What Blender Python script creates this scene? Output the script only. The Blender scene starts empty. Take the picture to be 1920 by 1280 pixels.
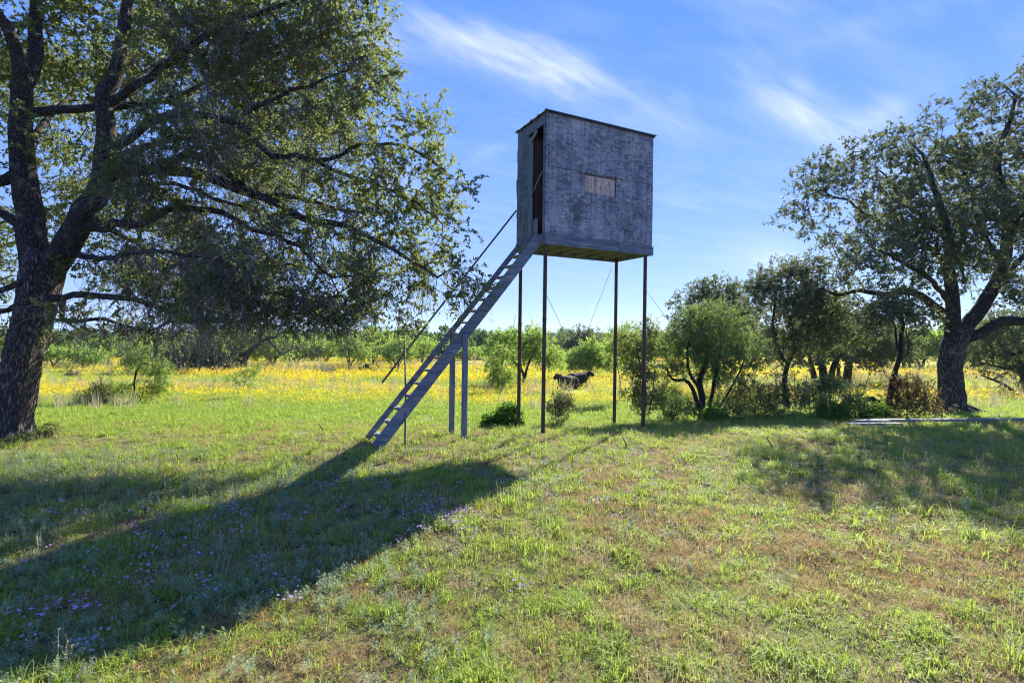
import bpy, math, random
import numpy as np
from mathutils import Vector, Matrix

random.seed(7)
RNG = np.random.default_rng(7)
scene = bpy.context.scene
col = scene.collection
rad = math.radians

# ------------------------------------------------------------------ camera
EYE = 1.79
FPX = 976.0                       # focal length in pixels of the 1920 px wide photograph
cam_d = bpy.data.cameras.new('camera')
cam = bpy.data.objects.new('camera', cam_d)
col.objects.link(cam)
cam.location = (0, 0, EYE)
cam.rotation_euler = (rad(90), 0, 0)
cam_d.sensor_width = 36.0
cam_d.lens = 36.0 * FPX / 1920.0
cam_d.shift_y = -10.0 / 1920.0
cam_d.clip_start = 0.05
cam_d.clip_end = 20000
scene.camera = cam

# ------------------------------------------------------------------ light
SUN_EL, SUN_AZ = rad(33.5), rad(31.5)       # azimuth from +Y towards +X
world = bpy.data.worlds.new('World')
scene.world = world
world.use_nodes = True


def nd(nt, typ, **kw):
    n = nt.nodes.new(typ)
    for k, v in kw.items():
        setattr(n, k, v)
    return n


def build_world():
    nt = world.node_tree
    nt.nodes.clear()
    out = nd(nt, 'ShaderNodeOutputWorld')
    bg = nd(nt, 'ShaderNodeBackground')
    bg.inputs['Strength'].default_value = 0.15
    sky = nd(nt, 'ShaderNodeTexSky')
    sky.sky_type = 'NISHITA'
    sky.sun_disc = False
    sky.sun_elevation = SUN_EL
    sky.sun_rotation = SUN_AZ
    sky.altitude = 400
    sky.air_density = 1.0
    sky.dust_density = 0.0
    sky.ozone_density = 3.0
    # white balance and saturation of the photograph's processing
    hs = nd(nt, 'ShaderNodeHueSaturation')
    hs.inputs['Saturation'].default_value = SKY_SAT
    nt.links.new(sky.outputs[0], hs.inputs['Color'])
    # the photograph's sky is nearly even in azimuth: temper the physical sky with a plain
    # zenith-to-horizon gradient that runs the same way all round
    tc0 = nd(nt, 'ShaderNodeTexCoord')
    sp0 = nd(nt, 'ShaderNodeSeparateXYZ')
    nt.links.new(tc0.outputs['Generated'], sp0.inputs[0])
    gr = nd(nt, 'ShaderNodeValToRGB')
    gr.color_ramp.interpolation = 'EASE'
    stops = [(0, (.33, .46, .90)), (.07, (.235, .385, .93)), (.25, (.165, .33, .97)), (.5, (.09, .255, .97)), (1.0, (.12, .31, .95))]
    el = gr.color_ramp.elements
    while len(el) < len(stops):
        el.new(.5)
    for e_, (p_, c_) in zip(el, stops):
        e_.position = p_; e_.color = (*c_, 1)
    nt.links.new(sp0.outputs[2], gr.inputs[0])
    gs = nd(nt, 'ShaderNodeVectorMath', operation='SCALE')
    gs.inputs['Scale'].default_value = SKY_GAIN
    nt.links.new(gr.outputs[0], gs.inputs[0])
    base = nd(nt, 'ShaderNodeMix', data_type='RGBA')
    base.inputs['Factor'].default_value = .94
    nt.links.new(hs.outputs[0], base.inputs['A'])
    nt.links.new(gs.outputs[0], base.inputs['B'])
    # high thin cirrus, laid out by direction on the sky
    tc = nd(nt, 'ShaderNodeTexCoord')
    sep = nd(nt, 'ShaderNodeSeparateXYZ')
    nt.links.new(tc.outputs['Generated'], sep.inputs[0])

    def M(op, a, b=None, c=None, clamp=False):
        m = nd(nt, 'ShaderNodeMath', operation=op)
        m.use_clamp = clamp
        for i, v in enumerate((a, b, c)):
            if v is None:
                continue
            if isinstance(v, (int, float)):
                m.inputs[i].default_value = v
            else:
                nt.links.new(v, m.inputs[i])
        return m.outputs[0]
    yy = M('MAXIMUM', sep.outputs[1], 0.02)
    U = M('DIVIDE', sep.outputs[0], yy)
    V = M('DIVIDE', sep.outputs[2], yy)
    # coordinates for streaks on a high layer
    zz = M('MAXIMUM', M('ABSOLUTE', sep.outputs[2]), 0.06)
    cx = M('DIVIDE', sep.outputs[0], zz)
    cy = M('DIVIDE', sep.outputs[1], zz)
    cmb = nd(nt, 'ShaderNodeCombineXYZ')
    nt.links.new(M('ADD', M('MULTIPLY', cx, 0.85), M('MULTIPLY', cy, 0.5)), cmb.inputs[0])
    nt.links.new(M('SUBTRACT', M('MULTIPLY', cy, 3.2), M('MULTIPLY', cx, 2.0)), cmb.inputs[1])
    nz = nd(nt, 'ShaderNodeTexNoise')
    nz.inputs['Scale'].default_value = 0.9
    nz.inputs['Detail'].default_value = 6
    nz.inputs['Roughness'].default_value = 0.6
    nz.inputs['Distortion'].default_value = 0.6
    nt.links.new(cmb.outputs[0], nz.inputs['Vector'])
    faint = M('MULTIPLY', M('SUBTRACT', nz.outputs[0], 0.47, clamp=True), 0.9)
    cmb2 = nd(nt, 'ShaderNodeCombineXYZ')
    nt.links.new(M('ADD', M('MULTIPLY', U, 5.0), M('MULTIPLY', V, 1.2)), cmb2.inputs[0])
    nt.links.new(M('ADD', M('MULTIPLY', V, 12.0), M('MULTIPLY', U, 5.5)), cmb2.inputs[1])
    n2 = nd(nt, 'ShaderNodeTexNoise')
    n2.inputs['Scale'].default_value = 1.0
    n2.inputs['Detail'].default_value = 7
    n2.inputs['Roughness'].default_value = 0.62
    n2.inputs['Distortion'].default_value = 0.5
    nt.links.new(cmb2.outputs[0], n2.inputs['Vector'])
    n3 = nd(nt, 'ShaderNodeTexNoise')
    n3.inputs['Scale'].default_value = 3.0
    n3.inputs['Detail'].default_value = 4
    nt.links.new(cmb2.outputs[0], n3.inputs['Vector'])
    wob = M('MULTIPLY', M('SUBTRACT', n3.outputs[0], 0.5), 0.06)

    total = None
    # px, py, half length, half width, angle (down to the right positive), strength
    wisps = [(800, 75, 115, 34, 8, .75), (930, 95, 150, 26, 16, .9), (1060, 140, 110, 34, 24, 1.0),
             (1190, 205, 100, 26, 22, .55), (1110, 100, 70, 16, 8, .4), (1270, 252, 70, 14, 10, .28),
             (1475, 190, 90, 28, 32, .55), (1550, 228, 110, 34, 24, .65), (1645, 222, 75, 26, -30, .75),
             (1500, 160, 18, 46, 0, .3), (1440, 492, 90, 34, 0, .8), (920, 285, 40, 8, -25, .3),
             (1280, 182, 24, 10, 10, .3), (1290, 372, 50, 12, 5, .3), (1620, 50, 190, 16, -16, .22), (1440, 6, 60, 10, 10, .3),
             (640, 330, 160, 40, 10, .3), (1750, 330, 200, 50, -10, .3)]
    for (px, py, L, W, ang, s) in wisps:
        a = rad(ang)
        u0, v0 = (px - 960) / FPX, (630 - py) / FPX
        du = M('SUBTRACT', U, u0)
        dv = M('ADD', M('SUBTRACT', V, v0), wob)
        L *= 1.12; W *= 1.3
        p = M('ADD', M('MULTIPLY', du, math.cos(a) * FPX / L), M('MULTIPLY', dv, -math.sin(a) * FPX / L))
        q = M('ADD', M('MULTIPLY', du, math.sin(a) * FPX / W), M('MULTIPLY', dv, math.cos(a) * FPX / W))
        e = M('EXPONENT', M('MULTIPLY', M('ADD', M('MULTIPLY', p, p), M('MULTIPLY', q, q)), -1.0))
        e = M('MULTIPLY', e, s)
        total = e if total is None else M('ADD', total, e)
    front = M('GREATER_THAN', sep.outputs[1], 0.02)
    tex = M('ADD', M('MULTIPLY', M('SUBTRACT', n2.outputs[0], 0.30, clamp=True), 2.2), 0.10)
    cl = M('MULTIPLY', M('MULTIPLY', total, tex), front)
    cl = M('MULTIPLY', M('ADD', cl, faint), 0.64, clamp=True)
    mix = nd(nt, 'ShaderNodeMix', data_type='RGBA')
    nt.links.new(cl, mix.inputs['Factor'])
    nt.links.new(base.outputs['Result'], mix.inputs['A'])
    mix.inputs['B'].default_value = CLOUD_RGB
    nt.links.new(mix.outputs['Result'], bg.inputs['Color'])
    nt.links.new(bg.outputs[0], out.inputs[0])


SKY_SAT = 1.1
SKY_GAIN = 2.14
CLOUD_RGB = (1.95, 2.1, 2.5, 1)
build_world()
sun_d = bpy.data.lights.new('sun', 'SUN')
sun_d.energy = 4.25
sun_d.angle = rad(0.53)
sun_d.color = (1.0, 0.93, 0.80)
sun = bpy.data.objects.new('sun', sun_d)
col.objects.link(sun)
sd = Vector((math.cos(SUN_EL) * math.sin(SUN_AZ), math.cos(SUN_EL) * math.cos(SUN_AZ), math.sin(SUN_EL)))
sun.rotation_euler = sd.to_track_quat('Z', 'Y').to_euler()
sun.location = sd * 30

scene.view_settings.view_transform = 'Standard'
scene.view_settings.look = 'None'
scene.view_settings.gamma = 1
scene.view_settings.use_curve_mapping = False
scene.view_settings.exposure = 1.78
DENOISE = True
scene.render.engine = 'CYCLES'
scene.cycles.max_bounces = 7
scene.cycles.diffuse_bounces = 4
scene.cycles.transmission_bounces = 4
scene.cycles.transparent_max_bounces = 4
scene.cycles.use_adaptive_sampling = True
scene.cycles.use_denoising = DENOISE
scene.cycles.denoiser = 'OPENIMAGEDENOISE'
scene.cycles.denoising_prefilter = 'ACCURATE'
scene.cycles.adaptive_threshold = .008
scene.cycles.pixel_filter_type = 'BLACKMAN_HARRIS'
scene.cycles.filter_width = 1.15
scene.cycles.sample_clamp_indirect = 4.0

# ------------------------------------------------------------------ helpers
_T = np.random.default_rng(11).random((256, 256))


def vnoise(x, y):
    x = np.asarray(x, float); y = np.asarray(y, float)
    xi = np.floor(x).astype(int); yi = np.floor(y).astype(int)
    fx = x - xi; fy = y - yi
    fx = fx * fx * (3 - 2 * fx); fy = fy * fy * (3 - 2 * fy)
    a = _T[xi % 256, yi % 256]; b = _T[(xi + 1) % 256, yi % 256]
    c = _T[xi % 256, (yi + 1) % 256]; d = _T[(xi + 1) % 256, (yi + 1) % 256]
    return (a * (1 - fx) + b * fx) * (1 - fy) + (c * (1 - fx) + d * fx) * fy


def fbm(x, y, o=3):
    s = 0; a = .5; t = 0
    for i in range(o):
        s = s + a * vnoise(x * 2 ** i + 17.3 * i, y * 2 ** i + 5.1 * i); t += a; a *= .5
    return s / t


PY = [-60, 9.5, 11.6, 15, 20, 30, 55, 100, 200, 400, 800, 1500, 5000]
PZ = [0, 0, -.17, -.40, -.75, -1.28, -1.65, -2.5, -4.2, -7, -10, -12, -16]


def ground(x, y):
    x = np.asarray(x, float); y = np.asarray(y, float)
    z = np.interp(y, PY, PZ)
    near = np.clip((60 - np.abs(y)) / 40, 0, 1)
    return z + (fbm(x * .35 + 40, y * .35 + 9) - .5) * .10 * near + (fbm(x * 2.2 + 3, y * 2.2 + 8, 2) - .5) * .035 * np.clip((25 - y) / 15, 0, 1)


def gz(x, y):
    return float(ground(x, y))


def at(px, py, D):
    """point on the sight line of a photograph pixel at distance D"""
    return Vector(((px - 960) * D / FPX, D, EYE - (py - 630) * D / FPX))


def foot(px, D):
    x = (px - 960) * D / FPX
    return Vector((x, D, gz(x, D)))


class Buf:
    def __init__(self):
        self.v = []; self.q = []; self.t = []; self.n = 0

    def add(self, V, quads=None, tris=None):
        V = np.asarray(V, np.float32).reshape(-1, 3)
        if quads is not None and len(quads):
            self.q.append(np.asarray(quads, np.int64) + self.n)
        if tris is not None and len(tris):
            self.t.append(np.asarray(tris, np.int64) + self.n)
        self.v.append(V); self.n += len(V)

    def mesh(self, name, smooth=False):
        me = bpy.data.meshes.new(name)
        V = np.concatenate(self.v) if self.v else np.zeros((0, 3), np.float32)
        Q = np.concatenate(self.q).reshape(-1, 4) if self.q else np.zeros((0, 4), np.int64)
        T = np.concatenate(self.t).reshape(-1, 3) if self.t else np.zeros((0, 3), np.int64)
        me.vertices.add(len(V)); me.vertices.foreach_set('co', V.ravel())
        nl = Q.size + T.size
        me.loops.add(nl)
        me.loops.foreach_set('vertex_index', np.concatenate([Q.ravel(), T.ravel()]).astype(np.int32))
        me.polygons.add(len(Q) + len(T))
        st = np.concatenate([np.arange(len(Q)) * 4, Q.size + np.arange(len(T)) * 3]).astype(np.int32)
        me.polygons.foreach_set('loop_start', st)
        me.update(calc_edges=True)
        me.validate()
        me.polygons.foreach_set('use_smooth', np.full(len(me.polygons), bool(smooth)))
        return me


def link(name, me, mat=None, parent=None, **props):
    o = bpy.data.objects.new(name, me)
    col.objects.link(o)
    if mat is not None and me is not None and not me.materials:
        me.materials.append(mat)
    if parent is not None:
        o.parent = parent
    for k, v in props.items():
        o[k] = v
    return o


def empty(name, loc, label, cat, group=None):
    o = bpy.data.objects.new(name, None)
    o.empty_display_size = .3
    col.objects.link(o)
    o.location = loc
    o['label'] = label; o['category'] = cat
    if group:
        o['group'] = group
    return o


# ------------------------------------------------------------------ materials
def new_mat(name):
    m = bpy.data.materials.new(name)
    m.use_nodes = True
    nt = m.node_tree
    nt.nodes.clear()
    out = nd(nt, 'ShaderNodeOutputMaterial')
    p = nd(nt, 'ShaderNodeBsdfPrincipled')
    nt.links.new(p.outputs[0], out.inputs[0])
    return m, nt, p, out


def ramp(nt, fac, stops):
    r = nd(nt, 'ShaderNodeValToRGB')
    el = r.color_ramp.elements
    while len(el) < len(stops):
        el.new(0.5)
    for e, (p, c) in zip(el, stops):
        e.position = p
        e.color = (*c, 1)
    nt.links.new(fac, r.inputs[0])
    return r.outputs[0]


def noise(nt, vec, scale, detail=4, rough=.55, dist=0):
    n = nd(nt, 'ShaderNodeTexNoise')
    n.inputs['Scale'].default_value = scale
    n.inputs['Detail'].default_value = detail
    n.inputs['Roughness'].default_value = rough
    n.inputs['Distortion'].default_value = dist
    if vec is not None:
        nt.links.new(vec, n.inputs['Vector'])
    return n.outputs[0]


def mixc(nt, f, a, b, mode='MIX'):
    m = nd(nt, 'ShaderNodeMix', data_type='RGBA', blend_type=mode)
    for key, v in (('Factor', f), ('A', a), ('B', b)):
        if isinstance(v, (int, float)):
            m.inputs[key].default_value = v
        elif isinstance(v, tuple):
            m.inputs[key].default_value = (*v, 1)
        else:
            nt.links.new(v, m.inputs[key])
    return m.outputs['Result']


def mth(nt, op, a, b=0.0, clamp=False):
    m = nd(nt, 'ShaderNodeMath', operation=op)
    m.use_clamp = clamp
    for i, v in enumerate((a, b)):
        if isinstance(v, (int, float)):
            m.inputs[i].default_value = v
        else:
            nt.links.new(v, m.inputs[i])
    return m.outputs[0]


def mapping(nt, vec, scale, rot=(0, 0, 0)):
    m = nd(nt, 'ShaderNodeMapping')
    m.inputs['Scale'].default_value = scale
    m.inputs['Rotation'].default_value = rot
    nt.links.new(vec, m.inputs[0])
    return m.outputs[0]


def bump(nt, p, h, strength, dist=.01):
    b = nd(nt, 'ShaderNodeBump')
    b.inputs['Strength'].default_value = strength
    b.inputs['Distance'].default_value = dist
    nt.links.new(h, b.inputs['Height'])
    nt.links.new(b.outputs[0], p.inputs['Normal'])


def leaf_mat(name, stops, trans=.4, tcol=(.16, .26, .03), rough=.45, patch=.6, spec=.22):
    """foliage: colour varies leaf by leaf and in soft patches; light passes through the blades"""
    m, nt, p, out = new_mat(name)
    g = nd(nt, 'ShaderNodeNewGeometry')
    oi = nd(nt, 'ShaderNodeObjectInfo')
    r = mth(nt, 'FRACT', mth(nt, 'ADD', g.outputs['Random Per Island'], oi.outputs['Random']))
    n = noise(nt, g.outputs['Position'], patch, 3)
    f = mth(nt, 'ADD', mth(nt, 'MULTIPLY', r, .55), mth(nt, 'MULTIPLY', mth(nt, 'SUBTRACT', n, .28), 1.0), clamp=True)
    c = ramp(nt, f, stops)
    nt.links.new(c, p.inputs['Base Color'])
    p.inputs['Roughness'].default_value = rough
    p.inputs['Specular IOR Level'].default_value = spec
    tr = nd(nt, 'ShaderNodeBsdfTranslucent')
    nt.links.new(mixc(nt, .5, c, tcol), tr.inputs['Color'])
    mx = nd(nt, 'ShaderNodeMixShader')
    mx.inputs[0].default_value = trans
    nt.links.new(p.outputs[0], mx.inputs[1])
    nt.links.new(tr.outputs[0], mx.inputs[2])
    nt.links.new(mx.outputs[0], out.inputs[0])
    return m


def bark_mat(name, dark, light, lichen=None, scale=1.0):
    m, nt, p, out = new_mat(name)
    tc = nd(nt, 'ShaderNodeTexCoord')
    v = mapping(nt, tc.outputs['Object'], (11 * scale, 11 * scale, 2.3 * scale))
    vo = nd(nt, 'ShaderNodeTexVoronoi', feature='DISTANCE_TO_EDGE')
    vo.inputs['Scale'].default_value = 2.2
    w = noise(nt, v, 1.2, 4, .6, .4)
    dv = nd(nt, 'ShaderNodeVectorMath', operation='ADD')
    nt.links.new(v, dv.inputs[0])
    nt.links.new(mixc(nt, 1.0, (0, 0, 0), w), dv.inputs[1])
    nt.links.new(dv.outputs[0], vo.inputs['Vector'])
    furrow = mth(nt, 'MULTIPLY', vo.outputs['Distance'], 2.2, clamp=True)
    h = mth(nt, 'ADD', furrow, mth(nt, 'MULTIPLY', noise(nt, v, 6, 4), .5))
    c = ramp(nt, h, [(.25, tuple(x * .55 for x in dark)), (.6, dark), (1.0, light)])
    if lichen:
        ln = noise(nt, tc.outputs['Object'], 5.5, 5, .65)
        lf = ramp(nt, ln, [(.56, (0, 0, 0)), (.66, (1, 1, 1))])
        c = mixc(nt, mth(nt, 'MULTIPLY', lf, .6), c, lichen)
    nt.links.new(c, p.inputs['Base Color'])
    p.inputs['Roughness'].default_value = .95
    p.inputs['Specular IOR Level'].default_value = .15
    bump(nt, p, h, 1.0, .03)
    return m


MAT = {}
MAT['oak_leaf'] = leaf_mat('oak_leaf', [(0, (.055, .065, .042)), (.4, (.095, .112, .056)), (.75, (.17, .195, .075)), (1, (.32, .29, .12))], .46, (.48, .58, .12), .55)
MAT['oak_leaf_b'] = leaf_mat('oak_leaf_grey', [(0, (.06, .075, .055)), (.5, (.10, .12, .075)), (.85, (.155, .175, .10)), (1, (.25, .20, .11))], .34, (.32, .38, .10), .55)
MAT['bush_leaf'] = leaf_mat('bush_leaf', [(0, (.07, .10, .045)), (.5, (.125, .18, .07)), (1, (.24, .31, .12))], .45, (.34, .50, .09), .55)
MAT['mesquite_leaf'] = leaf_mat('mesquite_leaf', [(0, (.12, .18, .05)), (.5, (.19, .275, .07)), (1, (.31, .41, .10))], .58, (.44, .62, .09), .6, .35)
MAT['bright_leaf'] = leaf_mat('bright_leaf', [(0, (.06, .14, .025)), (1, (.13, .27, .04))], .5, (.28, .50, .04), .4)
MAT['rusty_leaf'] = leaf_mat('rusty_leaf', [(0, (.07, .06, .03)), (.5, (.14, .10, .05)), (1, (.20, .19, .07))], .4, (.30, .22, .07), .6, 2.0)
MAT['olive_leaf'] = leaf_mat('olive_leaf', [(0, (.09, .12, .04)), (1, (.19, .24, .09))], .4, (.3, .38, .07), .6)
MAT['far_leaf'] = leaf_mat('far_leaf', [(0, (.06, .095, .04)), (.5, (.11, .165, .055)), (1, (.18, .25, .075))], .45, (.2, .33, .05), .7, .012)
MAT['bark'] = bark_mat('oak_bark', (.075, .062, .062), (.25, .21, .205), (.28, .29, .25))
MAT['bark_limb'] = bark_mat('limb_bark', (.065, .055, .053), (.21, .18, .17), (.25, .26, .21), 2.0)
MAT['bark_thin'] = bark_mat('thin_bark', (.06, .048, .044), (.15, .125, .115), None, 3.0)
MAT['grey_twig'] = bark_mat('grey_twig', (.36, .33, .32), (.62, .58, .56), None, 4.0)


def ground_mat():
    m, nt, p, out = new_mat('ground')
    g = nd(nt, 'ShaderNodeNewGeometry')
    P = g.outputs['Position']
    sep = nd(nt, 'ShaderNodeSeparateXYZ')
    nt.links.new(P, sep.inputs[0])
    n1 = noise(nt, P, 3.5, 6, .7)
    n2 = noise(nt, P, .6, 4, .6)
    soil = ramp(nt, n1, [(.36, (.035, .022, .017)), (.52, (.12, .08, .052)), (.70, (.30, .22, .14))])
    turf = ramp(nt, n1, [(.3, (.06, .09, .025)), (.55, (.15, .21, .05)), (.8, (.28, .34, .10))])
    f = ramp(nt, n2, [(.35, (.25, .25, .25)), (.6, (.9, .9, .9))])
    far = mth(nt, 'MULTIPLY', mth(nt, 'SUBTRACT', sep.outputs[1], 7.0), .2, clamp=True)
    near = mixc(nt, mth(nt, 'MAXIMUM', mth(nt, 'MULTIPLY', f, .55), mth(nt, 'MULTIPLY', far, .93)), soil, turf)
    # the open pasture: bands of pale seed heads and flower colour beyond the grass that is modelled
    st = mapping(nt, P, (.05, .16, 1))
    nb = noise(nt, st, 1.0, 4, .6, .3)
    mead = ramp(nt, nb, [(.34, (.13, .20, .045)), (.48, (.30, .31, .06)), (.58, (.42, .33, .03)), (.68, (.33, .32, .15))])
    fm = mth(nt, 'MULTIPLY', mth(nt, 'SUBTRACT', sep.outputs[1], 17.0), .09, clamp=True)
    ff = mth(nt, 'SUBTRACT', 1.0, mth(nt, 'MULTIPLY', mth(nt, 'SUBTRACT', sep.outputs[1], 90.0), .03, clamp=True))
    c = mixc(nt, mth(nt, 'MULTIPLY', fm, ff), near, mead)
    nt.links.new(c, p.inputs['Base Color'])
    p.inputs['Roughness'].default_value = 1
    p.inputs['Specular IOR Level'].default_value = .1
    bump(nt, p, n1, .8, .05)
    return m


# ------------------------------------------------------------------ ground
def build_ground():
    ys = np.concatenate([np.arange(-40, 1, 4.0), np.arange(1.2, 16, .19), np.geomspace(16, 5200, 150)])
    h = np.concatenate([np.arange(0, 15, .22), np.geomspace(15, 5200, 90)])
    xs = np.concatenate([-h[::-1][:-1], h])
    X, Y = np.meshgrid(xs, ys)
    Z = ground(X, Y)
    n, m_ = X.shape
    idx = np.arange(n * m_).reshape(n, m_)
    q = np.stack([idx[:-1, :-1], idx[:-1, 1:], idx[1:, 1:], idx[1:, :-1]], -1).reshape(-1, 4)
    b = Buf()
    b.add(np.stack([X, Y, Z], -1), q)
    me = b.mesh('ground', True)
    link('ground', me, ground_mat(), kind='structure')


build_ground()

# ------------------------------------------------------------------ far hills
def build_hills():
    m, nt, p, out = new_mat('hill_scrub')
    g = nd(nt, 'ShaderNodeNewGeometry')
    c = ramp(nt, noise(nt, g.outputs['Position'], .01, 6, .7), [(.35, (.035, .055, .03)), (.65, (.10, .12, .07))])
    nt.links.new(c, p.inputs['Base Color'])
    p.inputs['Roughness'].default_value = 1
    b = Buf()
    xs = np.linspace(-5200, 5200, 260)
    for (D, base, amp, sc) in ((4300, 6, 34, 900.0), (2700, -6, 12, 600.0)):
        top = base + amp * np.clip(fbm(xs / sc + D, xs * 0 + 3.0, 4) - .32, 0, 1) * 2
        top = top + (70 * np.exp(-((xs + 3330) / 330.0) ** 2) + 45 * np.exp(-((xs + 2500) / 240.0) ** 2) if D > 4000 else 0)
        rows = []
        for k, (dy, hf) in enumerate(((-900, 0), (-500, .35), (-200, .8), (0, 1), (400, .7), (900, 0))):
            wob = fbm(xs / 160.0 + k * 3, xs * 0 + k, 3) * 90
            rows.append(np.stack([xs, D + dy + wob, -20 + (top + 20) * hf], -1))
        R = np.array(rows)
        idx = np.arange(R.shape[0] * R.shape[1]).reshape(R.shape[:2])
        q = np.stack([idx[:-1, :-1], idx[:-1, 1:], idx[1:, 1:], idx[1:, :-1]], -1).reshape(-1, 4)
        b.add(R, q)
    link('hills', b.mesh('hills', True), m, kind='structure')


build_hills()

# ------------------------------------------------------------------ tree making
def unit(v):
    v = np.asarray(v, float)
    return v / (np.linalg.norm(v, axis=-1, keepdims=True) + 1e-9)


def tube_buf(b, P, R, sides):
    P = np.asarray(P, float); R = np.asarray(R, float)
    n = len(P)
    if n < 2:
        return
    T = np.gradient(P, axis=0)
    T = unit(T)
    up = np.array([0, 0, 1.0]) if abs(T[0][2]) < .9 else np.array([1.0, 0, 0])
    A = unit(np.cross(T, np.broadcast_to(up, T.shape)))
    for i in range(1, n):
        a = A[i - 1] - T[i] * np.dot(A[i - 1], T[i])
        A[i] = unit(a)
    B = np.cross(T, A)
    th = np.arange(sides) * 2 * math.pi / sides
    V = P[:, None, :] + R[:, None, None] * (A[:, None, :] * np.cos(th)[None, :, None] + B[:, None, :] * np.sin(th)[None, :, None])
    i = np.arange(n - 1)[:, None] * sides
    k = np.arange(sides)[None, :]
    k2 = (k + 1) % sides
    q = np.stack([i + k, i + k2, i + sides + k2, i + sides + k], -1).reshape(-1, 4)
    b.add(V.reshape(-1, 3), q)


class Tree:
    """skeleton of nodes grown outwards: given limbs first, then branches to every tip"""

    def __init__(self, seed):
        self.rng = np.random.default_rng(seed)
        self.p = []; self.par = []; self.fix = []

    def node(self, p, par, r=0.0):
        self.p.append(np.asarray(p, float)); self.par.append(par); self.fix.append(r)
        return len(self.p) - 1

    rs = 1.0

    def limb(self, pts, r0, r1, start=None, step=.22):
        r0 = r0 * self.rs; r1 = max(r1 * self.rs, .006)
        pts = [np.asarray(p, float) for p in pts]
        if start is None and self.p:
            A = np.array(self.p)
            start = int(np.argmin(((A - pts[0]) ** 2).sum(1)))
        # Catmull-Rom through the points
        Q = [2 * pts[0] - pts[1]] + pts + [2 * pts[-1] - pts[-2]]
        out = []
        for i in range(1, len(Q) - 2):
            d = np.linalg.norm(Q[i + 1] - Q[i])
            m = max(2, int(d / step))
            for k in range(m):
                t = k / m
                a, b_, c, e = Q[i - 1], Q[i], Q[i + 1], Q[i + 2]
                out.append(.5 * ((2 * b_) + (-a + c) * t + (2 * a - 5 * b_ + 4 * c - e) * t * t + (-a + 3 * b_ - 3 * c + e) * t ** 3))
        out.append(pts[-1])
        n = len(out)
        ids = []
        cur = start if start is not None else -1
        for i, q in enumerate(out):
            if i == 0 and start is not None:
                continue
            jit = self.rng.normal(0, .012, 3) if 0 < i < n - 1 else 0
            cur = self.node(q + jit, cur, r0 + (r1 - r0) * i / (n - 1))
            ids.append(cur)
        return ids

    def grow(self, tips, step=.25, crook=.35, droop=0.0, order=None):
        tips = np.asarray(tips, float)
        A = np.array(self.p)
        d0 = np.array([((A - t) ** 2).sum(1).min() for t in tips])
        idx = np.argsort(d0)
        cap = len(self.p) + int(len(tips) * 14) + 10
        P = np.zeros((cap, 3)); P[:len(self.p)] = A
        n = len(self.p)
        self.tipnodes = []
        rng = self.rng
        dirs = np.zeros((cap, 3))
        for i in range(n):
            pr = self.par[i]
            dirs[i] = unit(P[i] - P[pr]) if pr >= 0 else (0, 0, 1)
        for ti in idx:
            t = tips[ti]
            V = t - P[:n]
            D = np.sqrt((V ** 2).sum(1)) + 1e-6
            cosang = (V * dirs[:n]).sum(1) / D
            cost = D * (1.35 - .45 * cosang)
            j = int(np.argmin(cost))
            L = D[j]
            m = int(min(12, max(1, L / step)))
            a = P[j].copy()
            h = dirs[j] * L * .4 + rng.normal(0, crook * L * .35, 3)
            ctrl = a + h
            ctrl2 = t + np.array([0, 0, -droop * L * .3]) - unit(t - a) * L * .3 + rng.normal(0, crook * L * .2, 3)
            cur = j
            for k in range(1, m + 1):
                s = k / m
                q = (1 - s) ** 3 * a + 3 * (1 - s) ** 2 * s * ctrl + 3 * (1 - s) * s * s * ctrl2 + s ** 3 * t
                if k < m:
                    q = q + rng.normal(0, .03 * crook, 3)
                if n >= cap:
                    break
                P[n] = q
                dirs[n] = unit(q - P[cur])
                self.p.append(q); self.par.append(cur); self.fix.append(0.0)
                cur = n; n += 1
            self.tipnodes.append(cur)
        return self.tipnodes

    def radii(self, tip=.004, power=2.3):
        n = len(self.p)
        acc = np.zeros(n)
        r = np.zeros(n)
        for i in range(n - 1, -1, -1):
            v = max(acc[i], tip ** power)
            r[i] = v ** (1 / power)
            if self.par[i] >= 0:
                acc[self.par[i]] += v
        fx = np.array(self.fix)
        r = np.where(fx > 0, fx, r)
        # a branch is never thicker than what carries it
        for i in range(n):
            pr = self.par[i]
            if pr >= 0 and fx[i] == 0:
                r[i] = min(r[i], r[pr] * .92)
        self.r = r
        return r

    def tubes(self, b, big=.06, lo=5):
        n = len(self.p)
        P = np.array(self.p); r = self.r
        kids = [[] for _ in range(n)]
        for i in range(n):
            if self.par[i] >= 0:
                kids[self.par[i]].append(i)
        starts = [(i, False) for i in range(n) if self.par[i] < 0]
        while starts:
            s, side = starts.pop()
            chain = [s]
            cur = s
            while kids[cur]:
                ks = sorted(kids[cur], key=lambda k: -r[k])
                for k in ks[1:]:
                    starts.append((k, True))
                cur = ks[0]
                chain.append(cur)
            pts = [P[c] for c in chain]; rr = [r[c] for c in chain]
            if side:
                pr = self.par[chain[0]]
                pts = [P[pr]] + pts; rr = [min(r[pr], rr[0] * 1.35)] + rr
            mx = max(rr)
            tube_buf(b, pts, rr, 12 if mx > .15 else (8 if mx > big else (lo if mx > .02 else 3)))


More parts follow.
